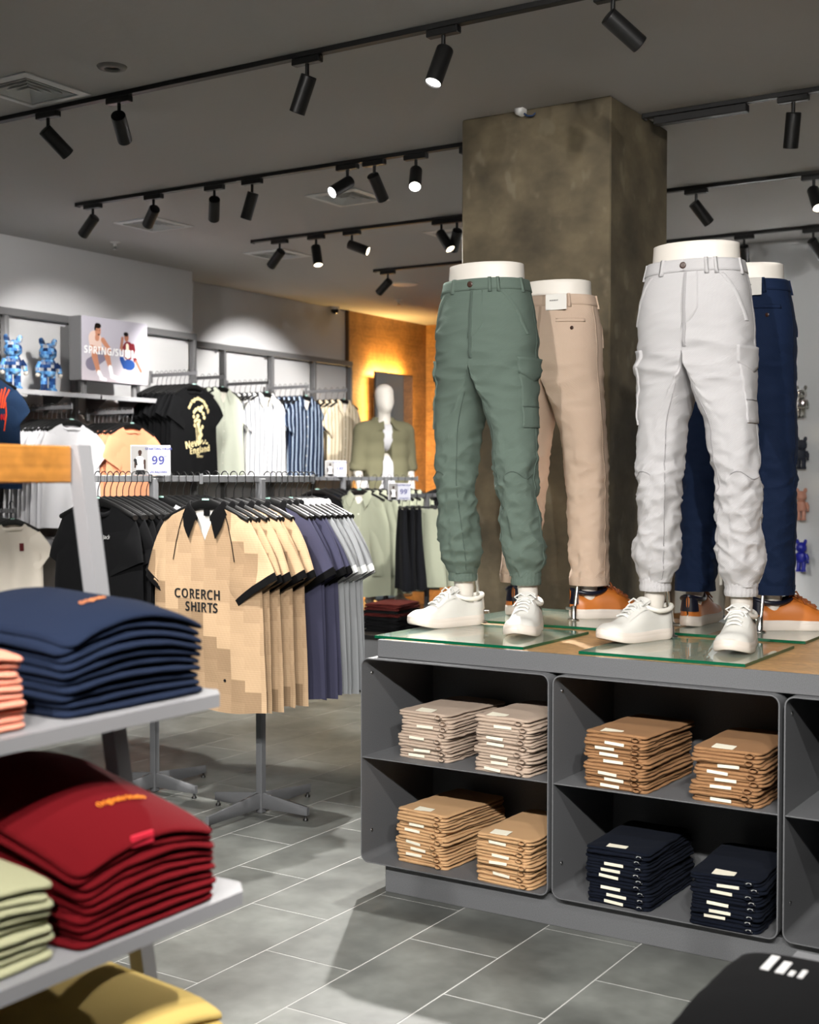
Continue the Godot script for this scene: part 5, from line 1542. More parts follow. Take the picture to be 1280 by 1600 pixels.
func blob(im: Image, c: Color, cx: float, cy: float, rx: float, ry: float, rot := 0.0) -> void:
	var R = int(maxf(rx, ry)) + 1
	for y in range(maxi(0, int(cy) - R), mini(im.get_height(), int(cy) + R + 1)):
		for x in range(maxi(0, int(cx) - R), mini(im.get_width(), int(cx) + R + 1)):
			var d = Vector2(x - cx, y - cy).rotated(-rot)
			if pow(d.x / rx, 2) + pow(d.y / ry, 2) < 1.0: im.set_pixel(x, y, c)
func limb(im: Image, c: Color, x0: float, y0: float, x1: float, y1: float, r0: float, r1: float) -> void:
	for k in 25:
		var t = k / 24.0
		blob(im, c, lerpf(x0, x1, t), lerpf(y0, y1, t), lerpf(r0, r1, t), lerpf(r0, r1, t))
func poster() -> void:
	# the printed sheet: two seated people, one near in shorts, one farther in a red shirt
	var im = Image.create(320, 230, false, Image.FORMAT_RGB8)
	for y in 230:
		for x in 320:
			var f = clampf((y - 120.0) / 110.0, 0, 1)
			im.set_pixel(x, y, Color(0.68, 0.67, 0.71).lerp(Color(0.77, 0.735, 0.765), f))
	var skin = Color(0.72, 0.50, 0.40)
	var skin2 = Color(0.62, 0.41, 0.33)
	limb(im, Color(0.83, 0.73, 0.69), 62, 78, 70, 130, 30, 26)          # pale shirt
	limb(im, skin, 45, 110, 90, 118, 9, 9); limb(im, skin, 100, 80, 130, 112, 10, 9); limb(im, skin, 130, 112, 80, 118, 9, 8)
	blob(im, skin, 76, 48, 14, 19); limb(im, skin, 74, 60, 72, 76, 9, 10)
	blob(im, Color(0.09, 0.06, 0.05), 76, 30, 15, 10); blob(im, Color(0.09, 0.06, 0.05), 63, 40, 4, 9)
	blob(im, Color(0.3, 0.18, 0.14), 80, 62, 6, 2.5); blob(im, Color(0.2, 0.12, 0.1), 71, 46, 2.4, 1.6); blob(im, Color(0.2, 0.12, 0.1), 83, 46, 2.4, 1.6)
	blob(im, Color(0.47, 0.45, 0.52), 48, 170, 30, 24); limb(im, Color(0.47, 0.45, 0.52), 50, 165, 100, 135, 22, 20)
	limb(im, skin, 60, 140, 78, 196, 14, 9); limb(im, skin, 118, 130, 132, 172, 14, 9)
	limb(im, Color(0.94, 0.93, 0.94), 80, 198, 92, 214, 9, 8); limb(im, Color(0.94, 0.93, 0.94), 134, 176, 142, 204, 9, 8); limb(im, Color(0.93, 0.93, 0.95), 142, 208, 172, 214, 9, 7); limb(im, Color(0.93, 0.93, 0.95), 90, 218, 112, 222, 8, 6)
	blob(im, Color(0.42, 0.13, 0.16), 222, 108, 28, 34); limb(im, Color(0.42, 0.13, 0.16), 244, 90, 258, 140, 11, 9)
	limb(im, Color(0.86, 0.82, 0.74), 218, 88, 220, 130, 7, 8)
	blob(im, skin2, 214, 60, 11, 15); blob(im, Color(0.08, 0.05, 0.05), 212, 48, 12, 8)
	limb(im, skin2, 188, 104, 194, 64, 7, 6); limb(im, skin2, 262, 145, 286, 180, 6, 6)
	blob(im, Color(0.16, 0.28, 0.52), 226, 160, 30, 20); limb(im, Color(0.16, 0.28, 0.52), 205, 165, 190, 140, 12, 10)
	im.generate_mipmaps()
	var a = on_x(127, 492, -6.66)
	var b = on_x(230, 508, -6.66)
	var lo = on_x(230, 602, -6.66)
	var w = a.z - b.z
	var h = a.y - lo.y
	var t = thing("poster_lightbox", "wide lit poster box of two seated people on the wall shelf", "poster", Vector3(-6.66, (a.y + lo.y) / 2, (a.z + b.z) / 2))
	part(t, "case", boxm(Vector3(0.12, h, w), 0.003, Vector3(-0.062, 0, 0)), std("frame_grey", Color(0.40, 0.40, 0.405), 0.45))
	var m = printed("poster_print", ImageTexture.create_from_image(im), 0.4)
	m.emission_enabled = true; m.emission_texture = m.albedo_texture; m.emission_energy_multiplier = 0.10
	var q = MB.new()
	q.facet([Vector3(0.001, -h / 2, w / 2), Vector3(0.001, -h / 2, -w / 2), Vector3(0.001, h / 2, -w / 2), Vector3(0.001, h / 2, w / 2)], [Vector2(0, 1), Vector2(1, 1), Vector2(1, 0), Vector2(0, 0)])
	part(t, "printed_sheet", q.mesh(), m, Vector3.ZERO, "poster sheet with two people in summer clothes")
	var tt = part(t, "lettering", text_mesh("SPRING/SUMMER", 0.072, true), std("letter_white", Color(0.95, 0.95, 0.95), 0.5), Vector3(0.004, -0.01, 0.0), "white capital lettering")
	tt.rotation.y = PI / 2
	for s in [-1, 1]: part(t, "stand", boxm(Vector3(0.03, 0.09, 0.03), 0.002, Vector3(-0.06, -h / 2 - 0.045, s * w * 0.38)), std("frame_grey", Color(0.40, 0.40, 0.405), 0.45))
	var l = AreaLight3D.new()
	l.name = "glow"
	t.add_child(l, true)
	l.area_size = Vector2(w, h); l.light_energy = 0.12; l.light_color = Color(0.98, 0.95, 1.0); l.shadow_enabled = true; l.area_range = 12.0
	l.transform = Transform3D(Basis(Vector3.UP, -PI / 2), Vector3(0.01, 0, 0))

# ---- floor racks ----------------------------------------------------------------------------------------------------------
func rack(post: Vector3, ln: float, label: String, ht := 1.37) -> Node3D:
	var st = steel()
	var t = thing("clothes_rack", label, "rack", post, 0.0, "grey single-post clothes racks")
	part(t, "post", boxm(Vector3(0.03, ht - 0.005, 0.03), 0.002, Vector3(0, ht / 2, 0)), st)
	part(t, "rail", boxm(Vector3(0.010, 0.028, ln), 0.002, Vector3(0, ht - 0.004, 0)), st)
	for s in [-1.0, 1.0]:
		part(t, "end_plate", boxm(Vector3(0.016, 0.04, 0.004), 0.001, Vector3(0, ht - 0.004, s * ln / 2)), st)
	for q in [Vector3(1, 0, 0), Vector3(-1, 0, 0), Vector3(0, 0, 1), Vector3(0, 0, -1)]:
		var l = 0.24 if q.x != 0 else 0.33
		var b = MB.new()
		var d = q
		var n = Vector3(-d.z, 0, d.x) * 0.008
		# a bar that tapers toward its foot
		b.loft([[n + Vector3(0, 0.022, 0), -n + Vector3(0, 0.022, 0), -n + Vector3(0, 0.085, 0), n + Vector3(0, 0.085, 0)], [d * l + n + Vector3(0, 0.022, 0), d * l - n + Vector3(0, 0.022, 0), d * l - n + Vector3(0, 0.055, 0), d * l + n + Vector3(0, 0.055, 0)]])
		var f = part(t, "foot_bar", b.mesh(), st)
		b = MB.new()
		b.lathe([Vector2(0.011, 0.0), Vector2(0.011, 0.008), Vector2(0.005, 0.01), Vector2(0.005, 0.024)], 10, Transform3D(Basis(), d * (l - 0.012)))
		part(f, "rubber_foot", b.mesh(), std("spot_black", Color(0.055, 0.055, 0.057), 0.42))
	return t
func sign_tex(price: String) -> ImageTexture:
	var im = Image.create(120, 90, false, Image.FORMAT_RGB8)
	im.fill(Color(0.64, 0.65, 0.69))
	im.fill_rect(Rect2i(0, 0, 52, 90), Color(0.47, 0.465, 0.46))
	blob(im, Color(0.16, 0.10, 0.08), 27, 20, 6, 8); limb(im, Color(0.16, 0.10, 0.08), 27, 28, 26, 36, 4, 4)
	limb(im, Color(0.80, 0.80, 0.80), 26, 44, 28, 70, 13, 12); limb(im, Color(0.16, 0.10, 0.08), 14, 44, 12, 66, 4, 3); limb(im, Color(0.16, 0.10, 0.08), 41, 46, 42, 70, 4, 3)
	limb(im, Color(0.08, 0.08, 0.09), 22, 84, 34, 84, 10, 10); limb(im, Color(0.08, 0.08, 0.09), 12, 44, 18, 60, 5, 2)
	im.generate_mipmaps()
	return ImageTexture.create_from_image(im)
var sign_t: ImageTexture
func price_sign(at: Vector3, turn: float, w: float, price: String, label: String) -> void:
	if sign_t == null: sign_t = sign_tex("")
	var h = w * 0.75
	var t = thing("price_sign", label, "sign", at, turn, "printed price signs")
	part(t, "holder", boxm(Vector3(w + 0.006, h + 0.006, 0.006), 0.001, Vector3(0, h / 2, -0.004)), std("acrylic", Color(0.75, 0.76, 0.78), 0.15))
	part(t, "clip", boxm(Vector3(0.016, 0.03, 0.016), 0.001, Vector3(0, -0.014, -0.004)), std("spot_black", Color(0.055, 0.055, 0.057), 0.42))
	var q = MB.new()
	q.facet([Vector3(-w / 2, 0, 0), Vector3(w / 2, 0, 0), Vector3(w / 2, h, 0), Vector3(-w / 2, h, 0)], [Vector2(0, 1), Vector2(1, 1), Vector2(1, 0), Vector2(0, 0)])
	part(t, "printed_card", q.mesh(), printed("price_card", sign_t, 0.5))
	var ink = std("price_blue", Color(0.07, 0.10, 0.38), 0.6)
	part(t, "lettering", text_mesh("STARTING FROM", w * 0.088, true), ink, Vector3(w * 0.215, h * 0.90, 0.0008))
	part(t, "price", text_mesh(price, w * (0.31 if price.length() < 3 else 0.22), true), ink, Vector3(w * 0.2, h * 0.5, 0.0008))
	part(t, "currency", text_mesh("DT", w * 0.06, true), ink, Vector3(w * 0.39, h * 0.63, 0.0008))
	part(t, "brand_line", text_mesh("JACK&JONES", w * 0.075, true), ink, Vector3(w * 0.215, h * 0.09, 0.0008))
func jersey_tex() -> ImageTexture:
	# staggered cloth blocks in two sand tones
	return img_tex(256, 256, func(x, y):
		var col = int(x / 32.0)
		var off = [0, 22, 9, 30, 14, 4, 26, 17][col % 8]
		var r = int(fposmod(y + off, 256.0) / 42.67)
		var tone = [0.0, 0.55, 0.2, 0.85, 0.35, 0.1, 0.7, 0.45][(r * 3 + col * 5) % 8]
		var rib = 0.018 * sin(TAU * y / 4.0)
		return Color(0.70 - 0.17 * tone + rib, 0.595 - 0.155 * tone + rib, 0.475 - 0.13 * tone + rib))
func racks() -> void:
	var A = Vector3(-3.97, 0, -4.2)
	var B = Vector3(-3.35, 0, -4.165)
	rack(A, 0.72, "grey clothes rack holding the black tees, nearer the wall")
	rack(B, 0.72, "grey clothes rack holding sand, slate and grey jersey polos")
	var y = 1.3765
	var tee = {"L": 0.74, "W": 0.25, "H": 0.262, "sl": 0.19, "sa": 1.02, "sw": 0.10, "neck": 0.085, "dip": 0.05, "fold": 0.010, "seed": 1.0}
	var T = variants(tee, 3, 6.0)
	var polo = {"L": 0.80, "W": 0.265, "H": 0.285, "sl": 0.26, "sa": 0.80, "sw": 0.122, "neck": 0.082, "dip": 0.04, "fold": 0.011, "seed": 1.0, "open": 0.11, "collar": true}
	var P = variants(polo, 3, 9.0)
	var bk = cloth("black_jersey", Color(0.028, 0.03, 0.036), "knit", 0.95, 12.0, 0.3)
	var r = row_of(T, A + Vector3(0, y, 0.33), A + Vector3(0, y, 0.045), 9, 0.0, [bk], "black tee", "on the rack nearer the wall", "black tees on the floor rack", {"called": "hanging_tee", "cat": "t-shirt"}, 0.06)
	part(r[0], "chest_mark", on_cloth(T[0].o, text_mesh("Jack", 0.022), Vector2(0.07, -0.25)), std("ink_white", Color(0.7, 0.7, 0.7), 0.8))
	row_of(T, A + Vector3(0, y, -0.05), A + Vector3(0, y, -0.33), 7, 0.0, [cloth("pale_jersey", Color(0.76, 0.76, 0.77), "knit", 0.95, 12.0, 0.3), bk], ["pale tee", "charcoal black tee"], "behind the run of black tees", "mixed tees on the floor rack", {"called": "hanging_tee", "cat": "t-shirt"}, 0.06)
	# sand jersey polos, then slate, then grey
	var jt = jersey_tex()
	var sand = printed("sand_jersey", jt, 0.85, Vector3(1.9, 1.9, 1))
	sand.normal_enabled = true; sand.normal_texture = tx.knit; sand.normal_scale = 0.2
	var blk = cloth("rib_black", Color(0.022, 0.022, 0.026), "knit", 0.95, 12.0, 0.3)
	var whi = std("lining_white", Color(0.80, 0.79, 0.77), 0.9)
	var slate = cloth("slate_jersey", Color(0.235, 0.235, 0.31), "knit", 0.9, 12.0, 0.4)
	var gre = cloth("grey_polo", Color(0.52, 0.53, 0.54), "knit", 0.9, 12.0, 0.4)
	var pal = cloth("pale_rib", Color(0.74, 0.75, 0.75), "knit", 0.9, 12.0, 0.3)
	var z0 = 0.33
	r = row_of(P, B + Vector3(0, y, z0), B + Vector3(0, y, z0 - 0.27), 6, 0.0, [sand], "sand block-pattern polo with black trim", "on its rack", "sand polos on the floor rack", {"trim": blk, "cuff": blk, "lining": whi, "called": "hanging_polo", "cat": "polo shirt"}, 0.07)
	var o: Dictionary = P[0].o
	part(r[0], "chest_lettering", on_cloth(o, text_mesh("CORERCH", 0.052, true), Vector2(-0.03, -0.455)), std("ink_black", Color(0.02, 0.02, 0.02), 0.8), Vector3.ZERO, "black capital lettering")
	part(r[0], "chest_lettering", on_cloth(o, text_mesh("SHIRTS", 0.052, true), Vector2(-0.010, -0.505)), std("ink_black", Color(0.02, 0.02, 0.02), 0.8), Vector3.ZERO, "black capital lettering")
	for s in [-1.0, 1.0]:                                             # raglan piping
		var b = MB.new()
		b.tube([Vector3(s * 0.095, 0.0, 0), Vector3(s * 0.12, -0.06, 0), Vector3(s * 0.14, -0.13, 0), Vector3(s * 0.155, -0.2, 0)], 0.0022, 5)
		part(r[0], "piping", on_cloth(o, b.mesh(), Vector2(0, -0.125), 0.002), blk)
	part(r[0], "neck_label", boxm(Vector3(0.03, 0.025, 0.001), 0.0, Vector3(0.0, -0.14, 0.0)), blk)
	part(r[0], "hem_badge", on_cloth(o, disc(0.006), Vector2(0.10, -0.78)), std("badge_steel", Color(0.4, 0.4, 0.42), 0.3, 1.0))
	row_of(P, B + Vector3(0, y, z0 - 0.375), B + Vector3(0, y, z0 - 0.49), 4, 0.0, [slate], "slate blue polo with black trim", "on its rack", "slate polos on the floor rack", {"trim": blk, "cuff": blk, "called": "hanging_polo", "cat": "polo shirt"}, 0.07)
	row_of(P, B + Vector3(0, y, z0 - 0.53), B + Vector3(0, y, z0 - 0.68), 5, 0.0, [gre], "grey polo with pale trim", "on its rack", "grey polos on the floor rack", {"trim": pal, "cuff": pal, "called": "hanging_polo", "cat": "polo shirt"}, 0.07)
	var sp = at_depth(243, 740, 5.9)
	price_sign(Vector3(A.x, 1.384, A.z + 0.02), 0.62, 0.165, "99", "price card reading 99 above the rack of black tees")
	# rack with sage long-sleeved shirts farther back
	var C = Vector3(-5.80, 0, -8.22)
	rack(C, 0.80, "grey clothes rack holding the sage long-sleeved shirts")
	var ls = {"L": 0.78, "W": 0.26, "H": 0.27, "sl": 0.55, "sa": 1.30, "sw": 0.055, "neck": 0.085, "dip": 0.03, "fold": 0.013, "seed": 2.0, "open": 0.09, "collar": true, "placket": true, "shirt_tail": 1.0}
	var L = variants(ls, 2, 4.0)
	var sg = cloth("sage_shirt", Color(0.56, 0.575, 0.505), "twill", 0.95, 8.0, 0.4)
	var st = rack(Vector3(-5.46, 0, -8.30), 0.9, "grey clothes rack right behind the sage shirts' front")
	row_of(L, Vector3(-5.46, y, -7.95), Vector3(-5.46, y, -8.65), 8, 0.0, [sg], "sage long-sleeved shirt", "on its rack", "sage shirts on the far rack", {"lining": std("shirt_lining", Color(0.86, 0.84, 0.8), 0.9)}, 0.05)
	row_of(T, C + Vector3(0, y, 0.33), C + Vector3(0, y, -0.33), 8, 0.0, [bk, cloth("ink_jersey", Color(0.05, 0.06, 0.09), "knit")], "dark tee", "on the rack beside the sage shirts", "dark tees on the far rack", {"called": "hanging_tee", "cat": "t-shirt"}, 0.06)
	price_sign(Vector3(C.x, 1.384, C.z + 0.1), 0.6, 0.155, "149", "price card reading 149 on the far rack of shirts")
	# hung trousers beside the mannequin
	var E = Vector3(-4.94, 0, -8.05)
	rack(E, 0.7, "grey clothes rack holding clipped shorts beside the mannequin", 1.25)
	var hm = hung_trousers_mesh(1.0)
	var hm2 = hung_trousers_mesh(5.0)
	var dk = cloth("dark_trouser", Color(0.04, 0.045, 0.06))
	var sg2 = cloth("sage_trouser", Color(0.54, 0.555, 0.49))
	for i in 7:
		var dark = i < 3
		var label = "%s shorts clipped to a hanger, %s on the shorts rack" % ["black" if dark else "sage", nth(i)]
		var at = E + Vector3(0.0, y - 0.12, 0.33 - 0.095 * i)
		var tw = -0.8 if dark else 0.4
		var h = thing("trouser_hanger", "black clip hanger of the %s shorts, %s on the shorts rack" % ["black" if dark else "sage", nth(i)], "hanger", at, tw, "black clip hangers")
		part(h, "hook", HG.hook, std("hanger_black", Color(0.035, 0.036, 0.038), 0.4))
		part(h, "bar", boxm(Vector3(0.22, 0.012, 0.012), 0.003, Vector3(0, -0.095, 0)), std("hanger_black", Color(0.035, 0.036, 0.038), 0.4))
		for s in [-1, 1]: part(h, "clip", boxm(Vector3(0.026, 0.045, 0.022), 0.004, Vector3(s * 0.085, -0.105, 0)), std("hanger_black", Color(0.035, 0.036, 0.038), 0.4))
		var t = thing("hanging_shorts", label, "shorts", at, tw + rng.randf_range(-0.05, 0.05), "shorts on the far rack")
		part(t, "cloth", hm if i % 2 == 0 else hm2, dk if dark else sg2)
		part(t, "waistband", boxm(Vector3(0.235, 0.035, 0.03), 0.006, Vector3(0, -0.125, 0)), dk if dark else sg2)
	price_sign(Vector3(E.x, 1.22, E.z + 0.37), 0.55, 0.15, "99", "price card reading 99 in front of the clipped shorts")
	price_sign(Vector3(-5.28, 1.384, -8.9), 0.55, 0.15, "69", "price card before the oak wall beside the mannequin")
	rack(Vector3(-5.28, 0, -9.02), 0.6, "grey clothes rack before the oak wall")
	var nb = cloth("night_jersey", Color(0.035, 0.038, 0.05), "knit")
	row_of(T, Vector3(-5.28, y, -8.78), Vector3(-5.28, y, -9.26), 6, 0.0, [nb], "near-black tee", "on the rack before oak wall", "dark tees before the oak wall", {"called": "hanging_tee", "cat": "t-shirt"}, 0.06)
func hung_trousers_mesh(s: float) -> ArrayMesh:
	var b = MB.new()
	for si in 2:
		var sg = -1.0 if si == 0 else 1.0
		var rows = []
		for j in 15:
			var t = j / 14.0
			var y = -0.11 - 0.56 * t
			var cx = sg * lerpf(0.055, 0.092 + 0.015 * sin(s), t)
			var hw = lerpf(0.062, 0.10, t)
			var row = []
			for k in 16:
				var a = TAU * k / 16
				row.append(Vector3(cx + cos(a) * hw, y, -sin(a) * (0.022 + 0.012 * t) + 0.012 * t * sin(k * 1.3 + s + sg) + 0.01 * t * sin(t * 4.0 + s)))
			rows.append(row)
		rows.reverse()
		b.loft(rows)
	return b.mesh()

# ---- a figure from bones: smooth union of tapered capsules, meshed as surface nets -------------------------------------------------
func body_mesh(bones: Array, cell: float, k: float, cut = null) -> ArrayMesh:
	var lo := Vector3.ONE * 99.0
	var hi := -lo
	for q in bones:
		for e in [0, 2]:
			lo = lo.min(q[e] - Vector3.ONE * (q[e + 1] + 0.03)); hi = hi.max(q[e] + Vector3.ONE * (q[e + 1] + 0.03))
	var nx := int((hi.x - lo.x) / cell) + 2
	var ny := int((hi.y - lo.y) / cell) + 2
	var nz := int((hi.z - lo.z) / cell) + 2
	var f := PackedFloat32Array()
	f.resize(nx * ny * nz); f.fill(1.0)
	for q in bones:
		var a: Vector3 = q[0]
		var b: Vector3 = q[2]
		var ra: float = q[1]
		var rb: float = q[3]
		var m := maxf(ra, rb) + k + cell * 2
		var l2 := (a.min(b) - Vector3.ONE * m - lo) / cell
		var h2 := (a.max(b) + Vector3.ONE * m - lo) / cell
		var ab := b - a
		var den := maxf(ab.length_squared(), 1e-9)
		for z in range(maxi(0, int(l2.z)), mini(nz, int(h2.z) + 1)):
			for y in range(maxi(0, int(l2.y)), mini(ny, int(h2.y) + 1)):
				for x in range(maxi(0, int(l2.x)), mini(nx, int(h2.x) + 1)):
					var p := lo + Vector3(x, y, z) * cell
					var t := clampf((p - a).dot(ab) / den, 0.0, 1.0)
					var d := p.distance_to(a + ab * t) - lerpf(ra, rb, t)
					var i := (z * ny + y) * nx + x
					var o := f[i]
					var h := clampf(0.5 + 0.5 * (o - d) / k, 0.0, 1.0)
					f[i] = lerpf(o, d, h) - k * h * (1.0 - h)
	if cut != null:
		for z in nz:
			for y in ny:
				for x in nx:
					var i := (z * ny + y) * nx + x
					if f[i] < 0.3: f[i] = cut.call(lo + Vector3(x, y, z) * cell, f[i])
	var mb := MB.new()
	var at := PackedInt32Array()
	at.resize(nx * ny * nz); at.fill(-1)
	var st := [1, nx, nx * ny]
	for z in nz - 1:
		for y in ny - 1:
			for x in nx - 1:
				var i := (z * ny + y) * nx + x
				var s0 := f[i] < 0.0
				var mixed := false
				for c in range(1, 8):
					if (f[i + (c & 1) + ((c >> 1) & 1) * nx + (c >> 2) * nx * ny] < 0.0) != s0: mixed = true; break
				if not mixed: continue
				var acc := Vector3.ZERO
				var n := 0
				for c in 8:
					var ic := i + (c & 1) + ((c >> 1) & 1) * nx + (c >> 2) * nx * ny
					for ax in 3:
						if (c >> ax) & 1: continue
						var jc: int = ic + st[ax]
						if (f[ic] < 0.0) != (f[jc] < 0.0):
							var t := f[ic] / (f[ic] - f[jc])
							var e := Vector3(c & 1, (c >> 1) & 1, c >> 2)
							e[ax] += t
							acc += e; n += 1
				at[i] = mb.v(lo + (Vector3(x, y, z) + acc / n) * cell)
	for z in range(1, nz - 1):
		for y in range(1, ny - 1):
			for x in range(1, nx - 1):
				var i := (z * ny + y) * nx + x
				for ax in 3:
					var j: int = i + st[ax]
					if (f[i] < 0.0) == (f[j] < 0.0): continue
					var u: int = st[(ax + 1) % 3]
					var w: int = st[(ax + 2) % 3]
					var q := [at[i - u - w], at[i - w], at[i], at[i - u]]
					if q.min() < 0: continue
					if f[i] < 0.0: mb.quad(q[0], q[1], q[2], q[3])
					else: mb.quad(q[3], q[2], q[1], q[0])
	return mb.mesh()

func back_corner() -> void:
	# low platform table with the dressed mannequin
	var st := steel()
	var P := Vector3(-6.0, 0, -9.1)
	var t := thing("mannequin_platform", "low black-topped grey platform under the dressed mannequin", "platform", P)
	part(t, "top", boxm(Vector3(0.85, 0.02, 0.75), 0.003, Vector3(0, 0.29, 0)), std("platform_black", Color(0.04, 0.04, 0.042), 0.4))
	for s in [-1, 1]: part(t, "side_panel", boxm(Vector3(0.13, 0.28, 0.7), 0.003, Vector3(s * 0.34, 0.14, 0)), st)
	var y := 0.30
	var B := []                                                       # joints and radii; the mannequin faces +z here and is turned later
	var L := func(a, ra, b, rb): B.append([a, ra, b, rb])
	L.call(Vector3(0, 1.775, -0.01), 0.080, Vector3(0, 1.70, 0.012), 0.070)
	L.call(Vector3(0, 1.70, 0.012), 0.070, Vector3(0, 1.655, 0.035), 0.048)
	L.call(Vector3(0, 1.66, -0.01), 0.052, Vector3(0, 1.53, -0.015), 0.058)
	L.call(Vector3(-0.09, 1.41, 0), 0.105, Vector3(0.09, 1.41, 0), 0.105)
	L.call(Vector3(-0.15, 1.475, -0.01), 0.058, Vector3(0.15, 1.475, -0.01), 0.058)
	L.call(Vector3(-0.06, 1.18, 0.0), 0.098, Vector3(0.06, 1.18, 0.0), 0.098)
	L.call(Vector3(-0.075, 1.0, -0.005), 0.108, Vector3(0.075, 1.0, -0.005), 0.108)
	var arms := [[Vector3(-0.195, 1.46, -0.01), Vector3(-0.232, 1.18, -0.03), Vector3(-0.228, 0.935, 0.06)], [Vector3(0.195, 1.46, -0.01), Vector3(0.232, 1.18, -0.03), Vector3(0.228, 0.935, 0.06)]]
	for a in arms:
		L.call(a[0], 0.058, a[1], 0.043); L.call(a[1], 0.043, a[2], 0.028)
	var legs := [[Vector3(-0.092, 0.95, 0), Vector3(-0.115, 0.50, 0.035), Vector3(-0.125, 0.085, -0.02), Vector3(-0.16, 0.028, 0.15)], [Vector3(0.092, 0.95, 0), Vector3(0.125, 0.50, 0.0), Vector3(0.16, 0.085, -0.06), Vector3(0.20, 0.028, 0.11)]]
	for a in legs:
		L.call(a[0], 0.088, a[1], 0.057); L.call(a[1], 0.057, a[2], 0.036); L.call(a[2] + Vector3(0, -0.04, -0.02), 0.034, a[3], 0.026)
	var mb := MB.new()
	mb.add(body_mesh(B, 0.015, 0.03))
	for a in arms:                                                    # hands on a finer grid: palm, four bent fingers and a thumb
		var H := []
		var w: Vector3 = a[2]
		var d := Vector3(0, -0.96, 0.28).normalized()
		var sd := Vector3(0, 0.28, 0.96)
		H.append([w, 0.027, w + d * 0.05, 0.022])
		H.append([w + d * 0.04 + sd * 0.022, 0.015, w + d * 0.085 + sd * 0.024, 0.013])
		H.append([w + d * 0.04 - sd * 0.022, 0.015, w + d * 0.085 - sd * 0.024, 0.013])
		for k in 4:
			var o: Vector3 = sd * (0.03 - 0.02 * k)
			var ln: float = [0.042, 0.05, 0.046, 0.036][k]
			var inn := Vector3(-signf(w.x) * 0.012, 0, 0)
			H.append([w + d * 0.085 + o, 0.0095, w + d * (0.085 + ln) + o + inn, 0.0085])
			H.append([w + d * (0.085 + ln) + o + inn, 0.0085, w + d * (0.085 + ln * 1.7) + o + inn * 2.6, 0.0075])
		H.append([w + d * 0.03 + sd * 0.026, 0.012, w + d * 0.07 + sd * 0.055, 0.0095])
		H.append([w + d * 0.07 + sd * 0.055, 0.0095, w + d * 0.105 + sd * 0.058, 0.008])
		mb.add(body_mesh(H, 0.0055, 0.008))
	var turn := 0.95
	var man := thing("mannequin", "full white faceless mannequin in an open sage overshirt and shorts", "mannequin", P + Vector3(0, y, 0), turn)
	part(man, "body", mb.mesh(), std("mannequin_white", Color(0.86, 0.84, 0.81), 0.45))
	var rod := MB.new(); rod.tube([Vector3(0.03, 0.0, -0.1), Vector3(0.06, 0.45, -0.03)], 0.008, 8)
	part(man, "support_rod", rod.mesh(), std("chrome", Color(0.8, 0.8, 0.79), 0.18, 1.0))
	# white tee
	var C := []
	for q in [[Vector3(-0.10, 1.41, 0), 0.113, Vector3(0.10, 1.41, 0), 0.113], [Vector3(-0.14, 1.47, -0.01), 0.066, Vector3(0.14, 1.47, -0.01), 0.066], [Vector3(-0.075, 1.16, 0.0), 0.113, Vector3(0.075, 1.16, 0.0), 0.113], [Vector3(-0.085, 0.99, 0.0), 0.122, Vector3(0.085, 0.99, 0.0), 0.122]]: C.append(q)
	solo("mannequin_tee", body_mesh(C, 0.014, 0.04, func(p, v): return maxf(v, maxf(0.90 - p.y, p.y - 1.52))), cloth("white_jersey", Color(0.86, 0.86, 0.87), "knit", 0.95, 12.0, 0.3), "white tee under the mannequin's open overshirt", "t-shirt", P + Vector3(0, y, 0), turn)
	# sage overshirt, open at the front, sleeves rolled to the elbow
	var S := []
	for q in [[Vector3(-0.10, 1.42, -0.005), 0.122, Vector3(0.10, 1.42, -0.005), 0.122], [Vector3(-0.15, 1.475, -0.01), 0.072, Vector3(0.15, 1.475, -0.01), 0.072], [Vector3(-0.095, 1.29, -0.005), 0.122, Vector3(0.095, 1.29, -0.005), 0.122], [Vector3(-0.09, 1.16, -0.005), 0.125, Vector3(0.09, 1.16, -0.005), 0.125], [Vector3(-0.09, 1.04, 0.0), 0.13, Vector3(0.09, 1.04, 0.0), 0.13], [Vector3(-0.09, 0.90, 0.0), 0.136, Vector3(0.09, 0.90, 0.0), 0.136], [Vector3(-0.03, 1.55, -0.035), 0.066, Vector3(0.03, 1.55, -0.035), 0.066]]: S.append(q)
	for a in arms: S.append([a[0], 0.074, a[1] + (a[2] - a[1]) * 0.15, 0.064])
	var sgm := cloth("sage_overshirt", Color(0.42, 0.41, 0.325), "twill", 0.95, 8.0, 0.5)
	var ov := thing("mannequin_overshirt", "sage overshirt worn open with rolled sleeves on the mannequin", "shirt", P + Vector3(0, y, 0), turn)
	part(ov, "body", body_mesh(S, 0.014, 0.03, func(p, v):
		var open_ := 0.030 + 0.055 * clampf((1.25 - p.y) / 0.4, 0.0, 1.0) + 0.02 * clampf((p.y - 1.42) / 0.1, 0.0, 1.0)
		var slot := maxf(absf(p.x + 0.01) - open_, -p.z)
		return maxf(maxf(v, -slot), maxf(0.84 - p.y if absf(p.x) < 0.185 else 1.13 - p.y, p.y - 1.58))), sgm)
	for s in [-1.0, 1.0]:
		var b := MB.new()
		var e: Vector3 = Vector3(s * 0.232, 1.165, -0.022)
		b.tube([e + Vector3(0, 0.035, -0.004), e + Vector3(0, 0.0, 0), e + Vector3(0, -0.022, 0.006)], [0.064, 0.070, 0.068], 16)
		part(ov, "rolled_cuff", b.mesh(), sgm)
		b = MB.new()
		b.face([Vector3(s * 0.028, 1.545, 0.055), Vector3(s * 0.085, 1.525, 0.06), Vector3(s * 0.10, 1.455, 0.118), Vector3(s * 0.045, 1.475, 0.125)])
		part(ov, "lapel", b.mesh(), sgm)
	# shorts
	var K := []
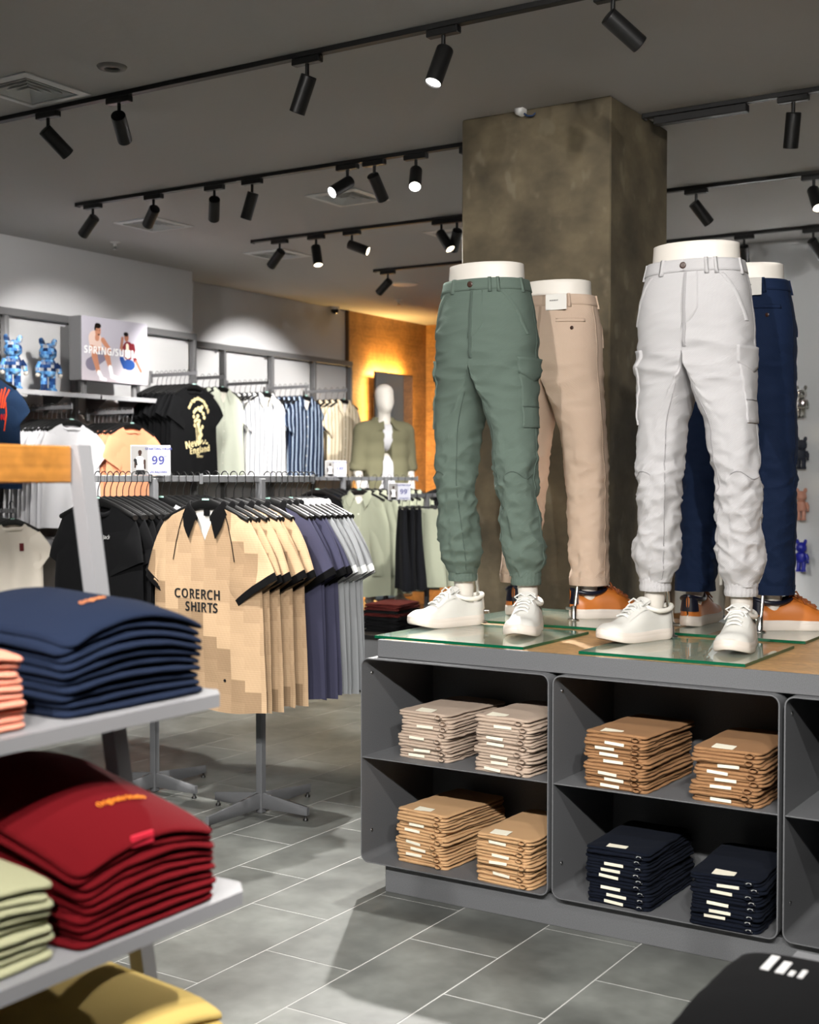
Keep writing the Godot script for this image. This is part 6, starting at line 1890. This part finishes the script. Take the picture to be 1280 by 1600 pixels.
	K.append([Vector3(-0.08, 1.0, -0.005), 0.122, Vector3(0.08, 1.0, -0.005), 0.122])
	for a in legs: K.append([a[0] + Vector3(0, 0.02, 0), 0.112, a[1] + Vector3(0, 0.06, 0), 0.098])
	var so := thing("mannequin_shorts", "sage shorts with turned-up hems on the mannequin", "shorts", P + Vector3(0, y, 0), turn)
	part(so, "cloth", body_mesh(K, 0.014, 0.025, func(p, v): return maxf(v, maxf(0.545 - p.y, p.y - 1.06))), sgm)
	for a in legs:
		var b := MB.new()
		var c: Vector3 = a[0].lerp(a[1], 0.86)
		b.tube([c + Vector3(0, 0.03, 0), c + Vector3(0, -0.025, 0)], [0.103, 0.106], 18)
		part(so, "turn_up", b.mesh(), sgm)
	# backlit mirrors on the oak wall
	mirror(Vector3(WALL_B + 0.13, 0.0, -11.10), PI / 2, 0.70, "tall backlit mirror on the oak wall behind the mannequin")
	# low platform with folded dark tees in front
	var Q := Vector3(-4.38, 0, -7.25)
	t = thing("low_platform", "low grey platform with a black top carrying folded dark tees", "platform", Q)
	part(t, "body", boxm(Vector3(0.9, 0.33, 0.8), 0.003, Vector3(0, 0.19, 0)), st)
	part(t, "kick", boxm(Vector3(0.86, 0.03, 0.76), 0.0, Vector3(0, 0.015, 0)), std("platform_black", Color(0.04, 0.04, 0.042), 0.4))
	part(t, "top", boxm(Vector3(0.94, 0.025, 0.84), 0.003, Vector3(0, 0.3675, 0)), std("platform_black", Color(0.04, 0.04, 0.042), 0.4))
	var fm := folded_mesh(0.27, 0.33, 0.02, 5.0, 0.004)
	for i in 9:
		var red := i in [5, 7, 8]
		solo("folded_tee", fm, cloth("rust_check", Color(0.22, 0.06, 0.05), "knit") if red else cloth("black_jersey", Color(0.028, 0.03, 0.036), "knit", 0.95, 12.0, 0.3), "folded %s shirt, %s from the bottom of the low platform's pile" % ["dark rust" if red else "black", nth(i)], "shirt", Q + Vector3(-0.26, 0.381 + 0.0205 * i, 0.12), 0.1 + rng.randf_range(-0.05, 0.05), "folded dark shirts on the low platform")
func mirror(at: Vector3, turn: float, w: float, label: String) -> void:
	var t := thing("backlit_mirror", label, "mirror", at, turn, "")
	var h := 2.28
	var cy := 0.15 + h / 2
	part(t, "frame", boxm(Vector3(w, h, 0.02), 0.002, Vector3(0, cy, 0)), std("frame_dark", Color(0.10, 0.09, 0.08), 0.4))
	part(t, "glass", boxm(Vector3(w - 0.02, h - 0.02, 0.002), 0.0, Vector3(0, cy, 0.0112)), std("mirror", Color(0.86, 0.88, 0.88), 0.03, 1.0))
	for s in [-1, 1]:
		for q in [0.3, 2.2]: part(t, "wall_bracket", boxm(Vector3(0.04, 0.04, 0.1), 0.002, Vector3(s * w * 0.3, q, -0.055)), std("frame_dark", Color(0.10, 0.09, 0.08), 0.4))
	var c := Color(1.0, 0.80, 0.48)
	var lm := glow("led_warm", c, 5.0)
	for a in [[0.0, h / 2 - 0.035, w - 0.08, 0.012], [-w / 2 + 0.035, 0.0, 0.012, h - 0.1], [w / 2 - 0.035, 0.0, 0.012, h - 0.1]]:
		part(t, "led_strip", boxm(Vector3(a[2], a[3], 0.008), 0.001, Vector3(a[0], cy + a[1], -0.0145)), lm)
	for a in [[Vector3(0.0, h / 2 - 0.02, -0.03), w - 0.1, 0.025, Vector3(0, 0.85, -0.5)], [Vector3(-w / 2 + 0.02, 0, -0.03), 0.025, h - 0.1, Vector3(-0.85, 0, -0.5)], [Vector3(w / 2 - 0.02, 0, -0.03), 0.025, h - 0.1, Vector3(0.85, 0, -0.5)]]:
		var l := AreaLight3D.new()
		l.name = "backlight"
		t.add_child(l, true)
		l.transform = Transform3D(Basis.looking_at(a[3], Vector3(0, 0, 1) if a[3].x == 0 else Vector3.UP), a[0] + Vector3(0, cy, 0))
		l.area_size = Vector2(a[1], a[2])
		l.light_color = c; l.light_energy = 1.7; l.shadow_enabled = true; l.area_range = 10.0

func right_side() -> void:
	# rail on the grey wall with white and beige shirts, toy figures
	var st := steel()
	var t := thing("wall_rail", "grey rail on the pale wall holding white and beige shirts", "rail", Vector3(-3.03, 1.32, -8.95))
	part(t, "bar", boxm(Vector3(0.8, 0.026, 0.010), 0.002, Vector3(0, 0, 0.32)), st)
	for s in [-1, 1]: part(t, "bracket", boxm(Vector3(0.02, 0.02, 0.34), 0.002, Vector3(s * 0.36, -0.012, 0.165)), st)
	var shirt := {"L": 0.78, "W": 0.25, "H": 0.265, "sl": 0.5, "sa": 1.3, "sw": 0.055, "neck": 0.085, "dip": 0.03, "fold": 0.016, "seed": 2.0, "open": 0.10, "collar": true, "placket": true, "shirt_tail": 1.0}
	var S := variants(shirt, 2, 5.0)
	var wm := cloth("white_linen", Color(0.80, 0.79, 0.76), "twill", 0.95, 8.0, 0.4)
	var bm := cloth("beige_linen", Color(0.62, 0.55, 0.47), "twill", 0.95, 8.0, 0.4)
	for i in 6:
		var wh := i >= 2 and i < 5
		hang(S[i % 2], Vector3(-3.36 + 0.122 * i, 1.33, -8.63), PI / 2 - 0.25 + rng.randf_range(-0.1, 0.1), wm if wh else bm, "%s linen shirt, %s along the pale wall's rail" % ["white" if wh else "beige", nth(i)], "linen shirts on the pale wall", {})
	var kinds := [[625, "silver", Color(0.75, 0.75, 0.74), 1.0, 0.12], [705, "dark denim", Color(0.10, 0.13, 0.19), 0.0, 0.8], [785, "pale pink", Color(0.72, 0.52, 0.45), 0.0, 0.5], [865, "bright blue", Color(0.02, 0.08, 0.55), 0.0, 0.4]]
	for a in kinds:
		var m := std("toy_" + a[1], a[2], a[4], a[3])
		figure(on_z(1252, a[0] + 28, -8.90), -0.15, 0.225, m, m, "small %s toy bear figure fixed to the pale wall" % a[1], true)

# ---- foreground stand and table -------------------------------------------------------------------------------------------
func tee_pile(at: Vector3, turn: float, n: int, w: float, d: float, th: float, m: Material, what: String, where: String, group: String, sag: float, bow: float, tilt: float) -> Array:
	var out = []
	for i in n:
		var f = float(i) / maxf(1.0, n - 1.0)
		var mesh = folded_mesh(w * (1.0 - 0.015 * (i % 3)), d * (1.0 - 0.012 * ((i + 1) % 3)), th * 1.05, i * 3.7 + w * 50.0, sag * f, 1, bow * f, tilt * f, 0.35)
		var pos = nth(n - 1 - i) + " from top"
		if i == n - 1: pos = "topmost"
		if i == 0: pos = "lowest"
		out.append(solo("folded_tee", mesh, m, "folded %s, %s of the pile %s" % [what, pos, where], "t-shirt", at + Vector3(rng.randf_range(-0.004, 0.004), th * i, rng.randf_range(-0.004, 0.004)), turn + rng.randf_range(-0.02, 0.02), group))
	return out
# lettering that lies on the top of a folded tee; the baseline runs along -z
func on_fold(s: String, size: float, cx: float, cz: float, w: float, d: float, th: float, sag: float, bow: float, tilt: float) -> ArrayMesh:
	var b = MB.new()
	b.add(text_mesh(s, size))
	for i in b.p.size():
		var q = b.p[i]
		var x = cx - q.y
		var z = cz - q.x
		var y = th * 1.11 + bow * cos(z / d * PI * 0.92) * (0.75 + 0.25 * cos(x / w * PI)) + tilt * (0.5 - x / w) - sag * (pow(absf(x) / (w / 2), 2.6) * 0.7 + pow(absf(z) / (d / 2), 3.0) * 0.6)
		b.p[i] = Vector3(x, y + 0.003 + q.z, z)
	return b.mesh()
func post_mesh(bot: Vector3, top: Vector3, hx: float, hz: float) -> ArrayMesh:
	var b = MB.new()
	var c = []
	for e in [bot, top]:
		for k in [[-1, 1], [1, 1], [1, -1], [-1, -1]]: c.append(e + Vector3(k[0] * hx, 0, k[1] * hz))
	for k in 4: b.face([c[k], c[(k + 1) % 4], c[4 + (k + 1) % 4], c[4 + k]])
	b.face([c[4], c[5], c[6], c[7]])
	b.face([c[3], c[2], c[1], c[0]])
	return b.mesh()
func foreground() -> void:
	var st = steel()
	var t = thing("display_stand", "grey leaning-post display stand with a wooden top beam and tee shelves", "display stand", Vector3(-2.05, 0, -0.6))
	var oak = wood("beam_oak", Color(0.74, 0.50, 0.22), 0.5, 1.4)
	part(t, "top_beam", boxm(Vector3(0.05, 0.068, 2.12), 0.003, Vector3(0.226, 1.394, -0.03)), oak, Vector3.ZERO, "honey-coloured wooden beam")
	part(t, "top_beam", boxm(Vector3(0.05, 0.068, 2.12), 0.003, Vector3(-0.226, 1.394, -0.03)), oak, Vector3.ZERO, "honey-coloured wooden beam")
	var pw = std("stand_grey", Color(0.52, 0.52, 0.53), 0.5)
	for z in [-1.108, 0.95]:
		for s in [-1.0, 1.0]:
			part(t, "leg", post_mesh(Vector3(s * 0.49, 0, z), Vector3(s * 0.248, 1.43, z), 0.016, 0.016), pw)
		part(t, "cross_bar", boxm(Vector3(0.9, 0.03, 0.03), 0.002, Vector3(0, 0.12, z)), pw)
	for a in [[1.0, 0.585, -1.145], [0.693, 0.685, -1.085], [0.40, 0.74, -1.10]]:
		var b = MB.new()
		var hx = a[1]
		var z0 = a[2]
		var top_ = []
		var bot_ = []
		for q in [[-hx, 1.0], [hx, 1.0], [hx, z0 + 0.035], [hx - 0.035, z0], [-hx + 0.035, z0], [-hx, z0 + 0.035]]:
			top_.append(Vector3(q[0], a[0], q[1])); bot_.append(Vector3(q[0], a[0] - 0.022, q[1]))
		b.face(top_)
		for k in 6: b.face([bot_[k], bot_[(k + 1) % 6], top_[(k + 1) % 6], top_[k]])
		bot_.reverse(); b.face(bot_)
		part(t, "shelf", b.mesh(), pw)
	var navy = cloth("navy_sweat", Color(0.085, 0.12, 0.195), "knit", 0.95, 14.0, 0.4)
	var peach = cloth("peach_sweat", Color(0.86, 0.56, 0.47), "knit", 0.95, 14.0, 0.4)
	var red = cloth("red_sweat", Color(0.36, 0.03, 0.06), "knit", 0.95, 14.0, 0.4)
	var sage = cloth("sage_sweat", Color(0.62, 0.62, 0.50), "knit", 0.95, 14.0, 0.4)
	var yellow = cloth("yellow_sweat", Color(0.72, 0.62, 0.36), "knit", 0.95, 14.0, 0.4)
	var G = "folded tees on the display stand"
	var r = tee_pile(Vector3(-1.655, 1.0, -1.55), 0.0, 10, 0.33, 0.325, 0.0125, navy, "navy tee", "beside the stand's leaning post", G, 0.012, 0.045, 0.02)
	part(r[-1], "chest_print", on_fold("Originals", 0.014, 0.085, 0.035, 0.33, 0.325, 0.0125, 0.012, 0.045, 0.02), std("ink_amber", Color(0.78, 0.48, 0.28), 0.8), Vector3.ZERO, "amber script print")
	tee_pile(Vector3(-1.655, 1.0, -1.155), 0.0, 10, 0.33, 0.33, 0.0115, peach, "peach tee", "on the stand's upper shelf", G, 0.008, 0.012, 0.01)
	r = tee_pile(Vector3(-1.54, 0.693, -1.455), 0.0, 10, 0.34, 0.30, 0.0115, red, "deep red tee", "on the stand's middle shelf", G, 0.008, 0.040, 0.085)
	part(r[-1], "chest_print", on_fold("Originals Studio", 0.0145, 0.08, -0.02, 0.34, 0.30, 0.0115, 0.008, 0.040, 0.085), std("ink_gold", Color(0.85, 0.50, 0.10), 0.8), Vector3.ZERO, "gold script print")
	part(r[-1], "size_strip", boxm(Vector3(0.006, 0.018, 0.045), 0.001, Vector3(0.163, 0.032, 0.02)), std("strip_pink", Color(0.80, 0.16, 0.24), 0.4), Vector3.ZERO, "glossy pink size strip")
	tee_pile(Vector3(-1.555, 0.693, -1.115), 0.0, 9, 0.33, 0.33, 0.0125, sage, "sage tee", "on the stand's middle shelf", G, 0.008, 0.02, 0.03)
	tee_pile(Vector3(-1.59, 0.40, -1.48), 0.0, 5, 0.38, 0.36, 0.020, yellow, "soft yellow tee", "on the stand's lowest shelf", G, 0.02, 0.03, 0.03)
	# low table corner with a black tee pile
	var P = Vector3(-0.50, 0, -2.30)
	var lt = thing("low_table", "low grey table carrying the black and white folded tees", "table", P)
	part(lt, "top", boxm(Vector3(0.62, 0.03, 0.98), 0.004, Vector3(0.03, 0.345, 0)), st)
	for a in [[-1, -1], [1, -1], [1, 1], [-1, 1]]: part(lt, "leg", boxm(Vector3(0.035, 0.33, 0.035), 0.003, Vector3(0.03 + a[0] * 0.28, 0.165, a[1] * 0.45)), st)
	var bk = cloth("black_sweat", Color(0.032, 0.034, 0.040), "knit", 0.95, 14.0, 0.4)
	r = tee_pile(Vector3(-0.575, 0.36, -2.175), 0.0, 7, 0.39, 0.47, 0.019, bk, "black tee", "on the low table", "folded tees on the low table", 0.012, 0.01, 0.0)
	var pr = MB.new()
	for q in [[0.0, 0.0, 0.016, 0.075], [0.027, 0.01, 0.016, 0.06], [0.047, 0.03, 0.010, 0.024], [0.064, 0.024, 0.010, 0.04]]: pr.box(Vector3(q[0], 0, q[1]), Vector3(q[2], 0.003, q[3]), 0.001)
	part(r[-1], "white_print", pr.mesh(), std("ink_white", Color(0.7, 0.7, 0.7), 0.8), Vector3(-0.115, 0.0285, -0.13))
	tee_pile(Vector3(-0.50, 0.36, -2.60), 0.0, 7, 0.26, 0.27, 0.022, cloth("white_sweat", Color(0.72, 0.72, 0.73), "knit", 0.95, 14.0, 0.3), "white tee", "on the low table", "folded tees on the low table", 0.008, 0.0, 0.0)
